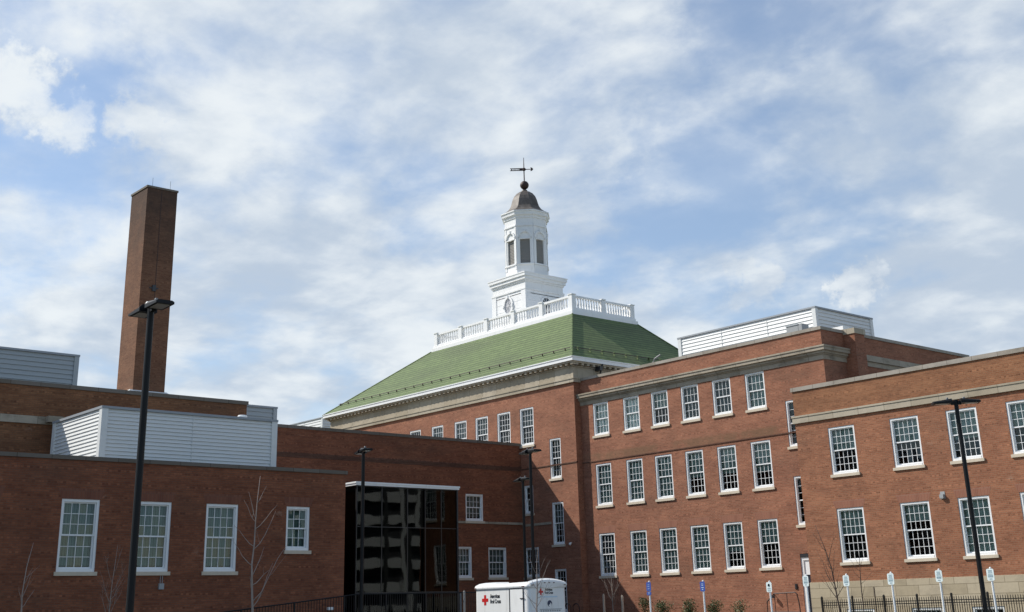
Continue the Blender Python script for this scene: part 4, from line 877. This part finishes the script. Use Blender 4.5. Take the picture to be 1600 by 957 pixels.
# stakes
for x, z, lab in ((-51.53, 2.23, 'pale wooden stake left of the thin grey sapling'), (-50.1, 2.13, 'pale wooden stake right of the thin grey sapling')):
    g = thing('wooden_stake', lab, 'stake', (x, 50.4, .12), group='tree stakes'); b = MB(); b.box(-.045, .045, -.045, .045, 0, z-.2); b.lathe((0, 0, z-.2), [(.06, 0), (.02, .08)], 4, R(45)); b.build('stake_shaft', 'wood', g)
# fixtures on walls
g = thing('electrical_box', 'small grey electrical box with conduits on the low shaded wall, under the second window', 'electrical box', (XL, 20.53, 2.55)); b = MB(); b.box(.0, .10, -.08, .10, 0, .2); b.build('casing', 'grey_box', g)
b = MB(); b.tube([(.03, -.03, .2), (.03, -.03, .46)], .012, 5); b.tube([(.03, .05, .2), (.03, .05, .46)], .012, 5); b.build('conduit', 'grey_box', g)
g = thing('wall_light', 'small grey wall light between the two window rows of the right wing', 'wall light', (-29.9, YR, 5.62)); b = MB(); b.box(-.09, .09, -.14, 0, 0, .16); b.box(-.11, .11, -.02, 0, -.04, .28); b.build('housing', 'grey_box', g); b = MB(); b.box(-.07, .07, -.13, -.02, -.03, -.002); b.build('lens', 'lens', g)
g = thing('security_camera', 'small white security camera on the main building corner above the trailer', 'camera', (-55.12, YM, 5.1)); b = MB(); b.box(-.04, .04, -.1, 0, 0, .05); b.build('bracket', 'post_white', g); b = MB(); b.lathe((0, -.12, -.06), [(0, -.07), (.05, -.05), (.075, 0), (.075, .06), (.05, .08)], 12); b.build('dome', 'post_white', g, smooth=True)
g = thing('wall_light', 'small white wall light low on the shaded block, left of the glass entrance', 'wall light', (XL, 27.63, 1.72)); b = MB(); b.box(0, .12, -.12, .12, 0, .1); b.build('housing', 'post_white', g); b = MB(); b.box(.01, .11, -.1, .1, -.02, -.001); b.build('lens', 'lens', g)
g = thing('wall_lamp', 'small dark hooded lamp low on the three-storey wing wall, left of the stairs', 'wall light', (-41.0, YW, 1.75)); b = MB(); b.lathe((0, -.18, 0), [(.11, 0), (.09, .1), (.03, .14)], 12); b.build('hood', 'dark_trim', g); b = MB(); b.tube([(0, 0, .12), (0, -.18, .14)], .02, 6); b.build('arm', 'dark_trim', g)
g = thing('spigot_box', 'tiny dark call box on the brick beside the wing door', 'call box', (-39.65, YW, 2.15)); b = MB(); b.box(-.05, .05, -.06, 0, 0, .2); b.box(-.07, .07, -.02, 0, -.03, .23); b.build('casing', 'dark_trim', g)

# ------------------------------------------------------------------ bare saplings
def grow(b, rnd, p, d, L, r_, depth, lean=.12, split=3, up=.25):
    n = 5; pts = [Vector(p)]; d = Vector(d).normalized()
    for i in range(n):
        d = (d + Vector((rnd.uniform(-lean, lean), rnd.uniform(-lean, lean), rnd.uniform(0, up*.5)))).normalized(); pts.append(pts[-1]+d*L/n)
    b.tube(pts, [r_*(1-.75*i/n) for i in range(n+1)], 6 if r_ > .012 else 4)
    if depth > 0:
        for k in range(split):
            t = rnd.uniform(.3, .95); i = min(n-1, int(t*n)); q = pts[i].lerp(pts[i+1], t*n-i); a = rnd.uniform(0, 6.28)
            nd = (d*.6 + Vector((math.cos(a), math.sin(a), up+.25))*.8); grow(b, rnd, q, nd, L*rnd.uniform(.4, .65), r_*.5, depth-1, lean*1.3, split, up)
def sapling(name, loc, trunk, rad, limbs, label, m, seed, depth=1, split=2, group='bare saplings'):
    # trunk: list of (dx, dy, z); limbs: (height, dx, dy, dz) drawn as in the photo, twigs grown from them
    g = thing(name, label, 'tree', loc, group=group); rnd = random.Random(seed)
    b = MB(); n = len(trunk); b.tube(trunk, [rad*(1-.86*i/(n-1)) for i in range(n)], 8); b.build('trunk', m, g, smooth=True)
    tv = [Vector(p) for p in trunk]
    b = MB()
    for h, dx, dy, dz in limbs:
        k = next((i for i in range(n-1) if tv[i+1].z >= h), n-2); t = (h-tv[k].z)/max(.01, tv[k+1].z-tv[k].z); p = tv[k].lerp(tv[k+1], min(1, t)); L = math.sqrt(dx*dx+dy*dy+dz*dz)
        e = Vector((dx, dy, dz)); s_ = Vector((-dy, dx, 0)).normalized()*L*.06 if dx or dy else Vector((0.05, 0, 0))
        pts = [p, p+e*.22+s_*rnd.uniform(-1, 1)-Vector((0, 0, L*.06)), p+e*.45+s_*rnd.uniform(-1, 1)-Vector((0, 0, L*.05)), p+e*.7+s_*rnd.uniform(-1, 1), p+e]
        r_ = rad*.42*(1-.5*h/tv[-1].z); b.tube(pts, [r_, r_*.85, r_*.65, r_*.45, r_*.15], 6)
        for q in range(split):
            i = rnd.choice((1, 2, 3)); a = rnd.uniform(0, 6.28); grow(b, rnd, pts[i], e.normalized()*.8+Vector((math.cos(a), math.sin(a), .5))*.7, L*rnd.uniform(.25, .5), r_*.35, depth, .15, 2)
    b.build('branches', m, g, smooth=True); return g
sapling('bare_tree', (-40.8, 22.75, 0), [(0, .0, 0), (0, .03, 1.0), (0, .0, 1.8), (0, -.06, 2.6), (0, -.1, 3.3), (0, -.03, 4.0), (0, -.02, 4.7), (0, .02, 5.5), (0, .1, 6.35)], .055,
        [(1.85, 0, .75, 1.5), (2.05, .2, 1.35, 2.1), (2.9, -.1, .5, 1.0), (3.25, .1, -.85, .85), (3.9, -.2, -.75, .75), (3.8, -.2, .95, 1.35), (4.5, .2, .75, .85), (4.75, -.1, -.45, .75), (4.85, -.1, -.28, .95), (2.6, .1, .6, .5), (2.3, 0, -.12, .6), (5.4, .1, .3, .6)], 'tall pale bare sapling left of the small window of the low shaded block', 'bark_pale', 4, 0, 1)
sapling('bare_tree', (-41, 14.75, 0), [(0, 0, 0), (0, .03, 1.9), (0, 0, 2.4), (0, .06, 3.2), (0, .2, 3.95)], .035, [(2.0, 0, .35, .55), (2.1, .1, -.18, .55), (2.3, -.1, .3, .8), (2.9, .1, .4, .35), (2.7, .1, .2, .5), (3.2, 0, .05, .4)], 'small pale bare sapling at the lower left corner', 'bark_pale', 8, 0, 1)
sapling('bare_tree', (-41, 17.6, 0), [(0, 0, 0), (0, .02, 1.6), (0, .05, 2.6), (0, .15, 3.9)], .03, [(1.6, .1, -.4, .8), (1.7, -.1, .45, .9), (1.9, .3, .2, 1.2), (2.1, -.3, -.3, 1.0), (2.4, .2, .4, .9), (2.7, -.2, -.25, .9), (1.8, .3, -.3, .9), (2.9, .1, .2, .9), (2.2, -.2, .5, .7)], 'fuzzy many-twigged bare sapling just left of the tall lamp pole', 'bark_grey', 21, 1, 3)
sapling('bare_tree', (-34.4, 30.35, 0), [(0, 0, 0), (0, 0, 1.6), (.03, .03, 2.3), (.0, .06, 3.0), (.05, .1, 3.6)], .034, [(1.5, -.5, -.25, .9), (1.6, .5, .25, 1.0), (1.7, -.75, -.3, .75), (2.0, .35, .25, 1.1), (2.2, -.25, -.2, .6), (2.3, .45, .3, .9), (1.9, .5, .3, .45), (2.7, .3, .2, .6), (2.7, -.2, -.2, .6)], 'bare sapling standing in front of the white trailer', 'bark_grey', 31, 0, 1)
sapling('bare_tree', (-50.85, 50.4, .1), [(0, 0, 0), (0, 0, 1.5), (.02, 0, 2.3), (-.03, 0, 3.1), (0, 0, 3.9)], .04, [(1.4, .5, 0, 1.6), (1.5, .75, -.1, 2.6), (1.6, -.6, .0, 1.2), (1.8, -.9, -.1, 1.3), (2.0, -.4, 0, 1.5), (2.0, .8, 0, .8), (2.4, .3, -.1, 1.0), (2.5, -.6, 0, .9)], 'thin grey bare sapling between two wooden stakes against the three-storey wing', 'bark_grey', 15, 1, 2)
sapling('bare_tree', (-33.3, 46.5, 0), [(0, 0, 0), (-.02, 0, 1.1), (-.1, 0, 1.66), (-.22, 0, 2.8), (-.45, 0, 3.65), (-.85, 0, 4.7)], .05, [(1.65, -.75, 0, 1.1), (1.7, .75, .1, 1.2), (1.9, -.9, .1, 1.8), (2.0, .4, -.1, .8), (2.6, .3, 0, 1.2), (2.8, -.5, .1, 1.2), (3.2, .4, 0, 1.2), (3.6, -.6, 0, .8), (2.2, -.3, -.2, .9)], 'dark bare tree with a leaning trunk in front of the iron fence', 'bark_dark', 12, 1, 2)
sapling('bare_tree', (-32.15, 46.5, 0), [(0, 0, 0), (0, 0, 1.1), (.0, 0, 2.2), (.06, 0, 3.0), (.12, 0, 3.9)], .032, [(1.5, -.3, .1, -.1), (2.2, .55, .1, .45), (2.4, -.5, 0, .6), (2.7, -.55, 0, .6), (2.95, .35, 0, .5), (2.95, -.35, .0, .5), (1.7, .2, 0, .5)], 'straight thin dark sapling in front of the iron fence', 'bark_dark', 17, 0, 1)
# ------------------------------------------------------------------ young evergreen shrubs
for i, (x, h, wd) in enumerate(((-48.60, 1.90, .5), (-47.22, 1.86, .62), (-45.45, 1.80, .62), (-43.72, 1.70, .55), (-42.05, 1.70, .55))):
    g = thing('shrub', ['first shrub from the left, the thin one beside the dark blue sign', 'dense upright shrub second from the left along the wing', 'middle shrub of the five along the wing, left of the plain blue sign', 'sparse shrub just right of the plain blue sign', 'last shrub on the right of the five, nearest the stairs'][i], 'shrub', (x, 50.5, .12), group='young shrubs along the wing')
    rnd = random.Random(40+i); b = MB(); b.tube([(0, 0, 0), (.03, 0, .9), (0, .02, h-.4)], [.03, .025, .008], 6)
    lf = MB(); n = 1500 if i in (1, 2) else 1000
    for k in range(6): a = rnd.uniform(0, 6.28); b.tube([(0, 0, .6+.12*k), (wd*.4*math.cos(a), wd*.4*math.sin(a), .9+.13*k)], [.012, .004], 4)
    b.build('stem', 'bark_dark', g)
    cl = [(rnd.gauss(0, wd*.26), rnd.gauss(0, wd*.26), rnd.uniform(.55, h-.22)) for _ in range(16)]
    for k in range(n):
        c = Vector(rnd.choice(cl)); s_ = .13; p = c+Vector((rnd.gauss(0, s_), rnd.gauss(0, s_), rnd.gauss(0, s_))); p.z = min(p.z, h-.1)
        a = Vector((rnd.uniform(-1, 1), rnd.uniform(-1, 1), rnd.uniform(-.3, 1))).normalized(); c_ = a.orthogonal().normalized(); c_.rotate(Matrix.Rotation(rnd.uniform(0, 6.28), 3, a)); L = rnd.uniform(.05, .10)
        lf.face([p, p+a*L*.5+c_*L*.28, p+a*L, p+a*L*.5-c_*L*.28])
    lf.build('foliage', 'leaf', g)
